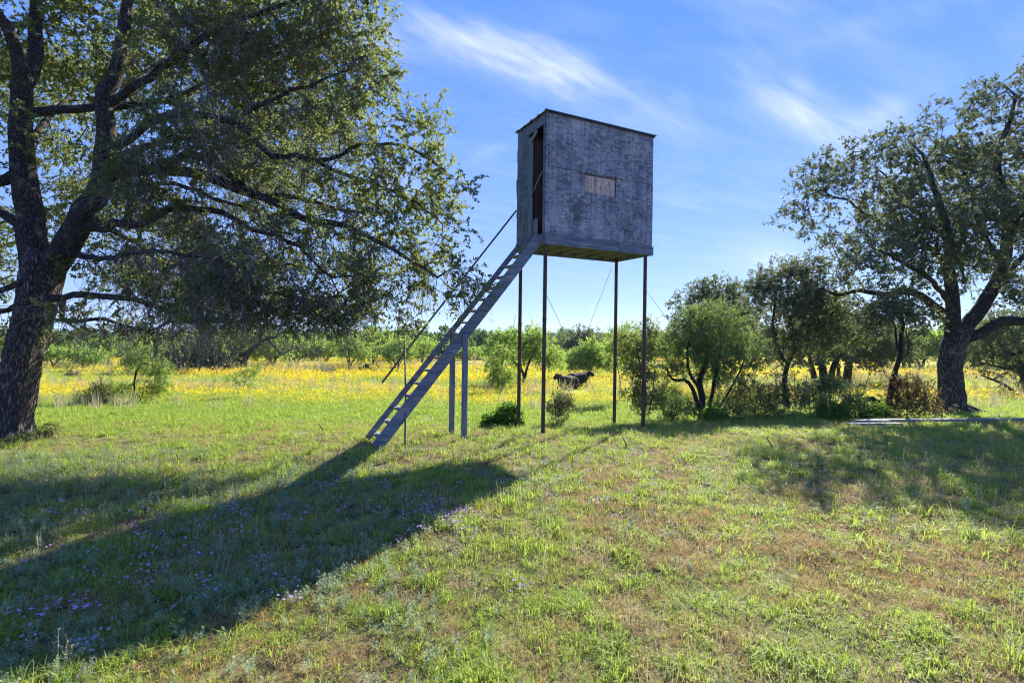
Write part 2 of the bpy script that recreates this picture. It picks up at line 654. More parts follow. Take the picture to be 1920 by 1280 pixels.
def twigs_and_leaves(rng, starts, sdirs, b_twig, b_leaf, per=5, length=.35, spread=1.0, droop=.3, leaves=14, leaf=.05, aspect=.42,
                     twig_r=.0025, bare=0.0, gather=0.0, twigmesh=True, tkeep=.4):
    """vectorised: bent 3-sided twigs from every tip with diamond leaves along them"""
    S = np.repeat(np.asarray(starts, float), per, 0)
    Dd = np.repeat(np.asarray(sdirs, float), per, 0)
    n = len(S)
    d = unit(Dd * .8 + rng.normal(0, spread, (n, 3)) * .8)
    L = length * rng.uniform(.45, 1.3, n)[:, None]
    P0 = S + rng.normal(0, .01, (n, 3))
    dn = np.array([0, 0, -1.0])
    P1 = P0 + d * L * .35
    d2 = unit(d + dn * droop * .6 + rng.normal(0, .35, (n, 3)))
    P2 = P1 + d2 * L * .35
    d3 = unit(d2 + dn * droop + rng.normal(0, .4, (n, 3)))
    P3 = P2 + d3 * L * .3
    C = np.stack([P0, P1, P2, P3], 1)
    if twigmesh:
        side = unit(np.cross(d, rng.normal(0, 1, (n, 3))))
        oth = np.cross(d, side)
        rr = np.array([1.3, 1.0, .8, .4])[None, :, None] * twig_r
        V = np.stack([C + side[:, None] * rr, C + (-.5 * side + .87 * oth)[:, None] * rr, C + (-.5 * side - .87 * oth)[:, None] * rr], 2)
        sel = rng.random(n) < tkeep
        V = V.reshape(n, 12, 3)[sel]
        q = []
        for i in range(3):
            for k in range(3):
                q.append((i * 3 + k, i * 3 + (k + 1) % 3, i * 3 + 3 + (k + 1) % 3, i * 3 + 3 + k))
        q = np.array(q)
        Q = (np.arange(len(V))[:, None, None] * 12 + q[None]).reshape(-1, 4)
        b_twig.add(V.reshape(-1, 3), Q)
    keep = rng.random(n) >= bare
    C = C[keep]; n = len(C)
    if leaves <= 0 or n == 0:
        return
    t = rng.uniform(.12, 1.0, (n, leaves)) ** (1 - .4 * gather)
    seg = np.clip((t * 3).astype(int), 0, 2)
    f = (t * 3 - seg)[..., None]
    ar = np.arange(n)[:, None]
    base = C[ar, seg] * (1 - f) + C[ar, seg + 1] * f
    base = base.reshape(-1, 3)
    tw = unit((C[:, 3] - C[:, 0]))
    N = len(base)
    ld = unit(np.repeat(tw, leaves, 0) * .6 + rng.normal(0, .75, (N, 3)) + np.array([0, 0, -.12]))
    nn = unit(rng.normal(0, 1, (N, 3)) + np.array([0, 0, .9]))
    sd_ = unit(np.cross(ld, nn))
    up = np.cross(sd_, ld)
    s = leaf * rng.uniform(.55, 1.25, N)[:, None]
    w = s * aspect * rng.uniform(.8, 1.2, N)[:, None]
    v0 = base
    v1 = base + ld * s * .45 + sd_ * w * .5 + up * w * .12
    v2 = base + ld * s - up * s * .1
    v3 = base + ld * s * .5 - sd_ * w * .5 + up * w * .12
    V = np.stack([v0, v1, v2, v3], 1).reshape(-1, 3)
    b_leaf.add(V, (np.arange(N)[:, None] * 4 + np.arange(4)[None]))


def blob_tips(rng, blobs, n, shell=.55, weight=None):
    """tips spread through a union of (centre, radii) ellipsoids, thicker near their skins"""
    vols = np.array([b[1][0] * b[1][1] * b[1][2] for b in blobs]) ** .75
    if weight is not None:
        vols = vols * weight
    cnt = rng.multinomial(n, vols / vols.sum())
    out = []
    for (c, r), k in zip(blobs, cnt):
        d = unit(rng.normal(0, 1, (k, 3)))
        rr = np.where(rng.random(k) < shell, rng.uniform(.8, 1.02, k), rng.uniform(.2, .9, k))
        rr = rr * (1 + .18 * np.sin(d[:, 0] * 5 + c[0]) * np.cos(d[:, 2] * 4 + c[2]))
        out.append(np.asarray(c) + d * rr[:, None] * np.asarray(r))
    return np.concatenate(out)


def trunk_mesh(pts, radii, sides=40, seed=0, flare=.25, sub=.05):
    """trunk with buttress flare and deep wandering furrows as real relief"""
    P = np.array([np.asarray(p, float) for p in pts]); R = np.array(radii, float)
    d = np.concatenate([[0], np.cumsum(np.linalg.norm(np.diff(P, axis=0), axis=1))])
    s = np.arange(0, d[-1], sub)
    s = np.append(s, d[-1])
    C = np.stack([np.interp(s, d, P[:, i]) for i in range(3)], -1)
    for _ in range(6):
        C[1:-1] = (C[:-2] + 2 * C[1:-1] + C[2:]) / 4
    rr = np.interp(s, d, R)
    T = unit(np.gradient(C, axis=0))
    A = unit(np.cross(T, np.broadcast_to(np.array([0, 1.0, 0]), T.shape)))
    B = np.cross(T, A)
    th = np.arange(sides) * 2 * math.pi / sides
    TH, SS = np.meshgrid(th, s)
    lob = 1 + .05 * np.sin(3 * TH + seed + SS * .7) + .035 * np.sin(5 * TH + 2 * seed - SS)
    fl = 1 + flare * np.exp(-SS / .22) * (1 + .5 * np.sin(5 * TH + seed))
    fur = (vnoise(TH * sides / 6.3 * .42 + 50 + np.sin(SS * 3) * .6, SS * 3.5 + seed) - .5)
    RR = rr[:, None] * lob * fl + fur * .06
    V = C[:, None] + RR[..., None] * (A[:, None] * np.cos(TH)[..., None] + B[:, None] * np.sin(TH)[..., None])
    n = len(s)
    i = np.arange(n - 1)[:, None] * sides; k = np.arange(sides)[None]; k2 = (k + 1) % sides
    q = np.stack([i + k, i + k2, i + sides + k2, i + sides + k], -1).reshape(-1, 4)
    b = Buf()
    b.add(V.reshape(-1, 3), q)
    return b


def blob(px, py, D, r, ry=None, rz=None):
    return (np.array(at(px, py, D)), (r, ry or r, rz or r * .8))


# ------------------------------------------------------------------ the big left oak
def left_oak():
    base = foot(22, 9.4)
    root = empty('oak_tree', (base.x, base.y, base.z), 'huge old oak at the left edge with thick leaning furrowed trunk', 'tree')
    off = np.array(base)
    L = lambda px, py, D=9.4: np.array(at(px, py, D)) - off
    rng = np.random.default_rng(21)
    b = trunk_mesh([L(16, 832), L(22, 760), L(32, 700), L(49, 640), L(70, 560), L(82, 495), L(88, 470)], [.325, .295, .28, .285, .29, .33, .27], 64, 1.3, .22, .035)
    link('trunk', b.mesh('trunk', True), MAT['bark'], root)
    t = Tree(21); t.rs = .76
    t.limb([L(18, 832), L(24, 760), L(33, 700), L(50, 640), L(72, 560), L(84, 480)], .26, .3)
    # two leaders
    t.limb([L(74, 540), L(64, 470), L(51, 371, 9.3), L(40, 273, 9.2), L(40, 187, 9.1), L(44, 145, 9.0)], .33, .19)
    t.limb([L(44, 150, 9.0), L(23, 78, 8.7), L(0, 31, 8.5), L(-60, -60, 8.2), L(-120, -150, 8)], .14, .05)
    t.limb([L(44, 160, 9.0), L(66, 110, 9.2), L(68, 60, 9.4), L(66, 0, 9.6), L(80, -120, 9.8), L(60, -260, 10)], .16, .05)
    t.limb([L(84, 520), L(120, 470, 9.3), L(160, 395, 9.2), L(190, 350, 9.2), L(199, 254, 9.2), L(196, 170, 9.1)], .30, .17)
    t.limb([L(196, 180, 9.1), L(230, 98, 9.2), L(238, 20, 9.4), L(270, -80, 9.7), L(330, -190, 10)], .17, .05)
    t.limb([L(200, 200, 9.2), L(300, 130, 9.0), L(400, 60, 8.9), L(500, 20, 8.8), L(600, -20, 8.8)], .10, .03)
    # limbs to the right
    t.limb([L(44, 213, 9.2), L(110, 206, 9.2), L(176, 204, 9.4), L(250, 196, 9.7), L(340, 180, 10), L(430, 120, 10.3)], .11, .04)
    t.limb([L(194, 325, 9.2), L(260, 322, 9.1), L(310, 318, 9.0), L(380, 330, 9.0), L(440, 352, 9.0), L(500, 372, 9.0), L(570, 410, 8.9), L(650, 425, 8.9), L(740, 470, 8.8), L(820, 520, 8.7)], .15, .03)
    t.limb([L(300, 320, 9.1), L(350, 290, 9.3), L(400, 305, 9.5), L(450, 340, 9.5), L(480, 365, 9.5), L(560, 370, 9.6), L(640, 395, 9.7), L(720, 400, 9.7)], .11, .03)
    t.limb([L(200, 290, 9.2), L(280, 235, 9.1), L(340, 212, 9.0), L(400, 222, 8.9), L(450, 236, 8.9), L(510, 293, 8.9), L(550, 290, 8.9), L(592, 300, 8.9), L(640, 290, 8.9), L(680, 272, 8.9), L(760, 275, 8.9), L(835, 320, 8.9)], .10, .02)
    t.limb([L(592, 300, 8.9), L(640, 325, 9.0), L(700, 345, 9.0), L(780, 380, 9.1), L(830, 420, 9.1)], .05, .015)
    t.limb([L(450, 222, 8.9), L(520, 180, 9), L(610, 150, 9.1), L(680, 120, 9.2)], .06, .015)
    t.limb([L(180, 440, 9.2), L(215, 420, 9.2), L(265, 420, 9.1), L(310, 395, 9.0), L(350, 392, 8.9), L(420, 400, 8.8), L(470, 430, 8.7), L(540, 450, 8.6), L(620, 520, 8.5)], .11, .02)
    t.limb([L(240, 420, 9.2), L(245, 380, 9.3), L(270, 350, 9.4), L(330, 345, 9.5), L(400, 372, 9.6), L(480, 400, 9.8), L(560, 480, 9.9)], .07, .02)
    t.limb([L(100, 572, 9.3), L(140, 553, 9.2), L(205, 556, 9.1), L(265, 565, 8.9), L(330, 590, 8.8), L(400, 600, 8.6), L(470, 560, 8.5)], .085, .02)
    t.limb([L(96, 590, 9.3), L(140, 602, 9.2), L(199, 600, 9.0), L(234, 611, 8.9), L(276, 618, 8.8), L(340, 600, 8.6)], .055, .015)
    t.limb([L(115, 592, 9.3), L(150, 622, 9.2), L(165, 645, 9.1)], .03, .01)
    t.limb([L(150, 480, 9.3), L(200, 485, 8.9), L(270, 470, 8.4), L(360, 480, 8.0), L(450, 500, 7.7)], .07, .02)
    # to the left, out of the frame, and backwards
    t.limb([L(40, 330, 9.2), L(-30, 345, 9.2), L(-120, 320, 9.2), L(-260, 330, 9.3), L(-400, 380, 9.4)], .14, .03)
    t.limb([L(60, 460, 9.3), L(10, 400, 9.6), L(-60, 370, 10), L(-160, 340, 10.5)], .13, .04)
    t.limb([L(80, 500, 9.3), L(20, 540, 9.0), L(-50, 560, 8.8), L(-150, 600, 8.6)], .08, .03)
    t.limb([L(60, 560, 9.4), L(0, 585, 9.8), L(-80, 590, 10.4), L(-180, 560, 11)], .07, .02)
    t.limb([L(190, 340, 9.2), L(240, 290, 10.2), L(330, 260, 11.4), L(430, 250, 12.5), L(520, 240, 13.2)], .13, .03)
    t.limb([L(50, 330, 9.3), L(70, 250, 10.4), L(130, 180, 11.6), L(160, 140, 12.8)], .12, .03)
    t.limb([L(160, 400, 9.3), L(210, 430, 10.6), L(280, 470, 12), L(380, 520, 13)], .09, .02)
    B = [blob(640, 40, 9.2, 1.0), blob(560, 90, 9.6, 1.2), blob(690, 120, 9.1, .6), blob(660, 190, 9.2, .9), blob(610, 260, 9, .8),
         blob(760, 250, 8.9, .6), blob(800, 215, 8.9, .3), blob(820, 300, 8.9, .55), blob(845, 345, 8.9, .35), blob(790, 380, 9, .7),
         blob(830, 430, 9, .45), blob(800, 500, 8.9, .6), blob(860, 545, 8.7, .42), blob(760, 560, 8.8, .5), blob(700, 480, 8.9, .8),
         blob(690, 380, 9.2, .9), blob(620, 450, 9, .9), blob(600, 560, 8.8, .55), blob(660, 575, 8.7, .45), blob(520, 560, 8.6, .6),
         blob(520, 470, 9, .8), blob(540, 360, 9.5, .9), blob(480, 260, 9.8, 1.0), blob(500, 160, 9.4, 1.1), blob(440, 60, 9.2, 1.1),
         blob(540, 0, 8.9, 1.2), blob(640, -60, 9.1, 1.0), blob(340, 100, 9.2, 1.0), blob(380, 0, 9.5, 1.2), blob(300, 30, 10.6, 1.1), blob(160, 60, 10.4, 1.2),
         blob(250, 180, 10.8, 1.1), blob(130, 150, 11.6, 1.2), blob(20, 110, 9.9, 1.0), blob(-40, 30, 9, 1.1), blob(60, -60, 9.8, 1.3),
         blob(180, -40, 9.6, 1.2), blob(400, -130, 9.7, 1.5), blob(200, -220, 10, 1.6), blob(0, -240, 9.6, 1.6), blob(-160, -100, 9, 1.5),
         blob(700, 560, 8.7, .55), blob(620, 590, 8.6, .4), blob(560, 580, 8.6, .45), blob(760, 600, 8.7, .3), blob(480, 590, 8.5, .45), blob(730, 330, 8.8, .6), blob(880, 520, 8.6, .25),
         blob(420, 470, 8.9, .8), blob(350, 540, 8.7, .65), blob(430, 600, 8.5, .45), blob(300, 600, 8.8, .5), blob(240, 540, 9.0, .5),
         blob(170, 500, 9.6, .5), blob(260, 480, 9.2, .6), blob(330, 430, 9.6, .8), blob(390, 520, 12, 1.1), blob(280, 420, 12, 1.1), blob(470, 330, 12.8, 1.3),
         blob(560, 230, 13, 1.4), blob(420, 200, 12.6, 1.3), blob(170, 320, 12, 1.1), blob(60, 200, 12.5, 1.3), blob(120, 400, 12.2, .9), blob(20, 440, 11.8, .9),
         blob(-60, 420, 9.6, 1.0), blob(-160, 320, 9.4, 1.2), blob(-320, 340, 9.4, 1.3), blob(-60, 250, 8.6, 1.0), blob(-240, 180, 9, 1.5), blob(10, 600, 9.6, .5), blob(-80, 590, 9.4, .7),
         blob(150, 600, 9.0, .45), blob(210, 610, 8.9, .4), blob(-20, 520, 10.4, .7), blob(-300, 520, 9.5, 1.1), blob(-420, 300, 9.6, 1.5),
         blob(470, 520, 7.8, .7), blob(400, 560, 7.9, .55), blob(260, 330, 8.2, .8), blob(370, 250, 8.2, .8)]
    # the part of the crown outside the picture needs fewer tips
    wt = np.array([.4 if (c[0] / c[1] < -1.02 or (c[2] - EYE) / c[1] > .70) else 1.0 for c, r in B])
    B = [(c - off, r) for c, r in B]
    tips = blob_tips(rng, B, 3350, weight=wt)
    tn = t.grow(tips, .26, .5, .15)
    t.radii(.0045, 2.35)
    t.r = np.where(np.array(t.fix) > 0, np.maximum(t.r, np.array(t.fix)), t.r)
    bb = Buf(); t.tubes(bb, .05, 6)
    link('limbs', bb.mesh('limbs', True), MAT['bark_limb'], root)
    P = np.array(t.p)
    st = P[tn]; dr = unit(st - P[np.array(t.par)[tn]])
    bt, bl = Buf(), Buf()
    twigs_and_leaves(rng, st, dr, bt, bl, 6, .35, .95, .12, 21, .060, .54, .0028, bare=.10, gather=.5, tkeep=.7)
    # grey dead twigs hanging inside and under the crown
    low = np.array([i for i in range(len(P)) if t.par[i] >= 0 and t.r[i] < .06 and P[i][0] + off[0] > -8.2 and P[i][2] + off[2] < 7.2])
    low = np.array([i for i in low if P[i][0] + off[0] < -3.0 + rng.normal(0, .5)])
    fr = np.array([i for i in low if P[i][1] + off[1] < 9.0])
    pick = np.concatenate([rng.choice(low, 1300), rng.choice(fr, 1100)])
    bd = Buf()
    down = unit(np.array([.55, -.25, -.45]) + rng.normal(0, .6, (len(pick), 3)))
    twigs_and_leaves(rng, P[pick], down, bd, bl, 3, .72, .7, .5, 0, .05, .4, .0050, tkeep=.85)
    lowb = [i for i in tn if P[i][2] + off[2] < 3.6 and P[i][0] + off[0] > -7]
    pk = rng.choice(lowb, 430)
    twigs_and_leaves(rng, P[pk], np.tile(np.array([.3, 0, -1.0]), (len(pk), 1)), bd, bl, 3, .85, .4, .5, 5, .045, .45, .003, bare=.45, tkeep=1)
    link('twigs', bt.mesh('twigs'), MAT['bark_thin'], root, kind='stuff')
    link('dead_twigs', bd.mesh('dead_twigs'), MAT['grey_twig'], root, kind='stuff', label='pale grey bare twigs')
    link('crown', bl.mesh('crown'), MAT['oak_leaf'], root, kind='stuff')


left_oak()


# ------------------------------------------------------------------ the big right oak
def right_oak():
    base = foot(1786, 15.0)
    root = empty('oak_tree', (base.x, base.y, base.z), 'large dark oak at the right edge, stout forked trunk standing past the planks', 'tree')
    off = np.array(base)
    L = lambda px, py, D=15.0: np.array(at(px, py, D)) - off
    rng = np.random.default_rng(33)
    b = trunk_mesh([L(1786, 778), L(1784, 740), L(1782, 690), L(1787, 650), L(1800, 625), L(1802, 610)], [.31, .298, .29, .31, .31, .27], 52, 2.1, .4, .05)
    link('trunk', b.mesh('trunk', True), MAT['bark'], root)
    for q0, q1, q2, r_ in (((.25, -.1, .12), (.6, -.2, .02), (1.05, -.25, -.05), .16), ((-.2, -.2, .10), (-.42, -.4, .0), (-.7, -.5, -.06), .12), ((.1, -.3, .1), (.25, -.6, .0), (.3, -.9, -.07), .11)):
        rb = Buf(); tube_buf(rb, [q0, q1, q2], [r_, r_ * .6, r_ * .25], 8); link('root', rb.mesh('root', True), MAT['bark'], root)
    t = Tree(33); t.rs = .80
    t.limb([L(1786, 775), L(1784, 700), L(1790, 640), L(1797, 610)], .3, .3)
    t.limb([L(1786, 645), L(1785, 600), L(1787, 560), L(1780, 500), L(1778, 440, 14.8), L(1760, 380, 14.6), L(1745, 330, 14.6), L(1730, 290, 14.5)], .26, .05)
    t.limb([L(1796, 630), L(1830, 590), L(1856, 550), L(1880, 500, 14.8), L(1890, 430, 14.7), L(1880, 360, 14.6), L(1870, 300, 14.6), L(1892, 230, 14.5), L(1905, 180, 14.5)], .26, .05)
    t.limb([L(1800, 640), L(1840, 625, 14.7), L(1880, 602, 14.5), L(1920, 602, 14.4), L(1990, 590, 14.3), L(2080, 540, 14.2), L(2180, 500, 14)], .19, .06)
    t.limb([L(1790, 620), L(1765, 585), L(1735, 560), L(1700, 545, 14.9), L(1660, 552, 14.8), L(1610, 545, 14.7), L(1570, 552, 14.6), L(1540, 540, 14.5)], .17, .04)
    t.limb([L(1780, 500), L(1740, 460), L(1700, 440), L(1660, 420), L(1615, 398), L(1590, 375), L(1540, 365)], .10, .03)
    t.limb([L(1778, 450, 14.8), L(1720, 400), L(1690, 370), L(1660, 330), L(1640, 310)], .08, .02)
    t.limb([L(1880, 500, 14.8), L(1840, 430), L(1820, 360), L(1800, 300), L(1790, 260)], .10, .03)
    t.limb([L(1880, 420, 14.8), L(1940, 360), L(2000, 280), L(2060, 200)], .13, .04)
    t.limb([L(1856, 550), L(1920, 480, 16), L(2000, 420, 17), L(2080, 380, 17.5)], .12, .04)
    t.limb([L(1790, 580), L(1740, 520, 13.8), L(1690, 490, 12.8), L(1650, 470, 12)], .10, .03)
    t.limb([L(1880, 480, 14.8), L(1900, 430, 13.8), L(1930, 380, 12.8)], .10, .03)
    t.limb([L(1700, 560, 14.9), L(1730, 620, 14.6), L(1700, 640, 14.5), L(1670, 652, 14.4)], .03, .01)
    B = [blob(1525, 330, 14.6, .75), blob(1510, 400, 14.5, .75), blob(1555, 350, 14.8, .8), blob(1560, 440, 14.6, .8), blob(1590, 500, 14.5, .6),
         blob(1600, 310, 14.8, .8), blob(1650, 290, 14.7, .8), blob(1640, 380, 14.6, .9), blob(1680, 260, 14.6, .6), blob(1710, 300, 14.5, 1.0),
         blob(1780, 230, 14.5, .9), blob(1760, 290, 14.4, 1.0), blob(1830, 300, 14.5, 1.1), blob(1870, 200, 14.4, .7), blob(1900, 165, 14.5, .7), blob(1850, 170, 14.5, .45),
         blob(1900, 270, 14.6, .9), blob(1950, 220, 14.6, 1.2), blob(1690, 400, 14, 1.1), blob(1760, 400, 13.6, 1.2), blob(1830, 400, 13.6, 1.2),
         blob(1900, 400, 14, 1.2), blob(1720, 470, 13.8, 1.1), blob(1790, 480, 13.6, 1.1), blob(1850, 480, 13.6, .9), blob(1660, 470, 14.2, .9),
         blob(1630, 540, 14.2, .6), blob(1700, 540, 13.8, .8), blob(1570, 545, 14.6, .6), blob(1740, 590, 13.9, .5), blob(1900, 540, 14.8, .8),
         blob(2000, 330, 14.5, 1.5), blob(2060, 420, 15, 1.6), blob(2120, 300, 15, 1.7), blob(2000, 480, 15.4, 1.3), blob(2150, 500, 14, 1.4), blob(2000, 150, 14.6, 1.3), blob(2100, 180, 15, 1.5),
         blob(1780, 350, 16.6, 1.5), blob(1900, 350, 17, 1.6), blob(1680, 400, 16.4, 1.2), blob(1850, 480, 17, 1.3), blob(1740, 500, 16.5, 1.0), blob(1640, 470, 12.6, .8), blob(1930, 400, 12.8, 1.0), blob(1960, 540, 14, .9)]
    wt = np.array([.35 if c[0] / c[1] > 1.03 else 1.0 for c, r in B])
    B = [(c - off, r) for c, r in B]
    tips = blob_tips(rng, B, 1700, weight=wt)
    tn = t.grow(tips, .34, .5, .05)
    t.radii(.006, 2.3)
    t.r = np.where(np.array(t.fix) > 0, np.maximum(t.r, np.array(t.fix)), t.r)
    bb = Buf(); t.tubes(bb)
    link('limbs', bb.mesh('limbs', True), MAT['bark_limb'], root)
    P = np.array(t.p)
    st = P[tn]; dr = unit(st - P[np.array(t.par)[tn]])
    bt, bl = Buf(), Buf()
    twigs_and_leaves(rng, st, dr, bt, bl, 5, .34, 1.0, .1, 15, .078, .52, .0035, bare=.05, gather=.6)
    link('twigs', bt.mesh('twigs'), MAT['bark_thin'], root, kind='stuff')
    link('crown', bl.mesh('crown'), MAT['oak_leaf_b'], root, kind='stuff')


right_oak()


# ------------------------------------------------------------------ smaller trees and shrubs
def plant(name, label, cat, px, D, stems, blobs, ntips, leafm, barkm='bark_thin', leaf=.06, per=4, leaves=12, tw=.3, aspect=.45, tip=.003,
          droop=.2, seed=1, group=None, crown='crown', bare=.03, crook=.45, trunk_name='trunk', twigmesh=True, step=.25, fr=True, shell=.5):
    """stems: lists of (px, py, D) with radii; blobs in photograph placement at their own distance"""
    base = foot(px, D)
    off = np.array(base)
    root = empty(name, base, label, cat, group)
    rng = np.random.default_rng(seed)
    t = Tree(seed)
    first = True
    for pts, r0, r1 in stems:
        W = [np.array(at(*p)) if len(p) == 3 else np.array(at(p[0], p[1], D)) for p in pts]
        if pts[0][1] is not None and first is not None and abs(W[0][2] - base.z) < .6:
            W[0][2] = gz(W[0][0], W[0][1]) - .05
        W = [w - off for w in W]
        own = abs(W[0][2]) < .5 and not first
        t.limb(W, r0, r1, start=None if (not own) else -1, step=step)
        first = False
    nfix = len(t.p)
    B = [(np.array(at(b_[0], b_[1], b_[2])) - off, (b_[3], b_[3], b_[3] * (b_[4] if len(b_) > 4 else .8))) for b_ in blobs]
    tips = blob_tips(rng, B, ntips, shell)
    tips[:, 2] = np.maximum(tips[:, 2], .05)
    tn = t.grow(tips, step, crook, 0.05)
    t.radii(tip, 2.3)
    fx = np.array(t.fix)
    t.r = np.where(fx > 0, np.maximum(np.minimum(t.r, fx * 1.2), fx), t.r)
    # split the stems (given) from the fine branches
    bb = Buf(); t.tubes(bb, .05, 5)
    link(trunk_name, bb.mesh(trunk_name, True), MAT[barkm], root)
    P = np.array(t.p)
    st = P[tn]; dr = unit(st - P[np.array(t.par)[tn]])
    bt, bl = Buf(), Buf()
    twigs_and_leaves(rng, st, dr, bt, bl, per, tw, .9, droop, leaves, leaf, aspect, tip * .8, bare=bare, gather=.4, twigmesh=twigmesh)
    if twigmesh:
        link('twigs', bt.mesh('twigs'), MAT[barkm], root, kind='stuff')
    link(crown, bl.mesh(crown), MAT[leafm], root, kind='stuff')
    return root


# the clump right of the stand
plant('persimmon_tree', 'dense rounded green tree on several thin stems, right of the stand', 'tree', 1320, 12.6,
      [([(1318, 785), (1316, 745), (1312, 715), (1322, 680), (1330, 650)], .09, .05),
       ([(1314, 772), (1300, 730), (1283, 712), (1262, 712), (1250, 690)], .06, .025),
       ([(1322, 780), (1336, 735), (1342, 700), (1350, 660), (1360, 630)], .05, .03),
       ([(1316, 740), (1290, 690, 12.4), (1290, 650, 12.3), (1300, 610, 12.3)], .04, .02),
       ([(1330, 780), (1360, 745), (1385, 700), (1400, 660)], .03, .015)],
      [(1330, 600, 12.4, .55), (1290, 630, 12.4, .55), (1370, 610, 12.5, .5), (1400, 640, 12.6, .45), (1250, 650, 12.5, .42), (1320, 650, 12.2, .6),
       (1370, 660, 12.4, .5), (1270, 690, 12.5, .38), (1340, 690, 12.6, .5), (1410, 680, 12.7, .35), (1300, 590, 12.8, .35), (1360, 585, 12.8, .35), (1225, 660, 12.6, .3), (1330, 630, 13.2, .7), (1255, 725, 12.5, .22), (1395, 715, 12.7, .28), (1365, 700, 12.5, .3), (1300, 700, 12.9, .35), (1240, 700, 12.6, .25)],
      820, 'bush_leaf', leaf=.045, per=5, leaves=15, tw=.22, seed=41)
plant('oak_tree', 'darker oak rising behind the rounded green tree', 'tree', 1345, 24,
      [([(1345, 750), (1340, 700), (1335, 640), (1340, 590)], .16, .08)],
      [(1340, 565, 24, 1.3), (1300, 585, 24, 1.1), (1385, 570, 24, 1.1), (1360, 548, 24, .6), (1320, 550, 24, .6), (1345, 610, 24, 1.6), (1400, 610, 24, 1.0), (1285, 610, 24, .8)],
      420, 'oak_leaf_b', leaf=.13, per=4, leaves=12, tw=.5, seed=42, tip=.008, step=.4)
plant('oak_tree', 'dark leaning oak just right of the rounded green tree', 'tree', 1475, 15.8,
      [([(1478, 765), (1470, 720), (1478, 680), (1500, 640), (1530, 610)], .09, .05),
       ([(1478, 690), (1455, 640), (1450, 590), (1455, 550)], .06, .03),
       ([(1530, 610), (1570, 580), (1600, 570)], .05, .02)],
      [(1450, 520, 15.8, .6), (1480, 505, 15.8, .55), (1510, 530, 15.8, .6), (1440, 560, 15.8, .6), (1490, 570, 15.6, .8), (1540, 570, 15.6, .7), (1455, 620, 15.8, .6),
       (1520, 620, 15.6, .7), (1570, 600, 15.6, .6), (1600, 630, 15.5, .5), (1480, 655, 15.8, .6), (1420, 540, 16, .35), (1530, 500, 15.8, .4), (1550, 650, 15.8, .5), (1430, 660, 15.9, .35)],
      560, 'oak_leaf_b', leaf=.08, per=5, leaves=13, tw=.35, seed=43, tip=.005, barkm='bark_limb')
plant('oak_tree', 'distant oak with several dark trunks in the yellow flowers, right of centre', 'tree', 1545, 33,
      [([(1545, 722), (1542, 690), (1530, 650), (1510, 610)], .26, .13),
       ([(1556, 722), (1562, 690), (1580, 650), (1600, 620)], .2, .1),
       ([(1530, 722), (1524, 695), (1515, 660)], .2, .1)],
      [(1500, 620, 33, 1.8), (1550, 600, 33, 2.0), (1600, 610, 33, 1.8), (1640, 630, 33, 1.3), (1470, 640, 33, 1.2), (1570, 640, 32, 1.8), (1520, 655, 32, 1.2)],
      420, 'oak_leaf_b', leaf=.2, per=4, leaves=12, tw=.6, seed=44, tip=.01, step=.5, barkm='bark_limb', twigmesh=False)
plant('oak_tree', 'distant dark oak in the flowers just left of the leaning tree', 'tree', 1590, 35,
      [([(1588, 720), (1590, 690), (1598, 655), (1620, 625)], .28, .15), ([(1573, 720), (1572, 690), (1565, 650)], .14, .08)],
      [(1620, 630, 35, 1.8), (1660, 640, 35, 1.6), (1590, 650, 34, 1.4), (1640, 665, 34, 1.2), (1690, 650, 35, 1.3), (1560, 640, 35, 1.4), (1650, 610, 35, 1.3)],
      360, 'oak_leaf_b', leaf=.2, per=4, leaves=12, tw=.6, seed=45, tip=.01, step=.5, barkm='bark_limb', twigmesh=False)
plant('leaning_tree', 'slender tree leaning right, left of the stout right trunk', 'tree', 1663, 13.4,
      [([(1663, 752), (1672, 715), (1684, 680), (1690, 640), (1692, 610), (1690, 585)], .075, .035),
       ([(1686, 665), (1680, 630), (1672, 600), (1660, 585)], .03, .015),
       ([(1688, 680), (1700, 662), (1704, 640), (1698, 620)], .02, .012)],
      [(1640, 590, 13.4, .4), (1670, 580, 13.4, .45), (1700, 585, 13.4, .4), (1630, 615, 13.4, .3), (1720, 610, 13.4, .28), (1680, 560, 13.4, .35), (1705, 625, 13.4, .25)],
      230, 'oak_leaf_b', leaf=.06, per=4, leaves=11, tw=.28, seed=46, tip=.004)
plant('shrub', 'rust tinged leafy shrub at the foot of the leaning tree', 'shrub', 1700, 13.2,
      [([(1700, 785), (1702, 745), (1700, 700)], .02, .01), ([(1690, 785), (1672, 755), (1660, 740)], .02, .01), ([(1706, 785), (1730, 750), (1745, 730)], .02, .01)],
      [(1700, 750, 13.2, .42, 1), (1670, 755, 13.2, .3, 1), (1735, 755, 13.2, .3, 1), (1690, 718, 13.2, .28), (1720, 725, 13.2, .25), (1760, 768, 13.2, .2), (1645, 765, 13.2, .2)],
      260, 'rusty_leaf', leaf=.06, per=4, leaves=8, tw=.2, seed=47)
plant('shrub', 'tall dark shrub standing directly behind the right front leg of the stand', 'shrub', 1206, 11.6,
      [([(1207, 790), (1210, 740), (1206, 700), (1195, 660)], .03, .015), ([(1210, 790), (1222, 740), (1228, 690)], .02, .01), ([(1204, 790), (1190, 745), (1186, 720)], .015, .008)],
      [(1200, 650, 11.8, .36), (1190, 690, 11.7, .28), (1215, 700, 11.7, .28), (1195, 735, 11.7, .3), (1220, 745, 11.7, .28), (1180, 660, 12, .25), (1215, 620, 12, .25), (1175, 630, 12.2, .2), (1205, 765, 11.8, .2)],
      300, 'oak_leaf', leaf=.06, per=4, leaves=9, tw=.2, seed=48)
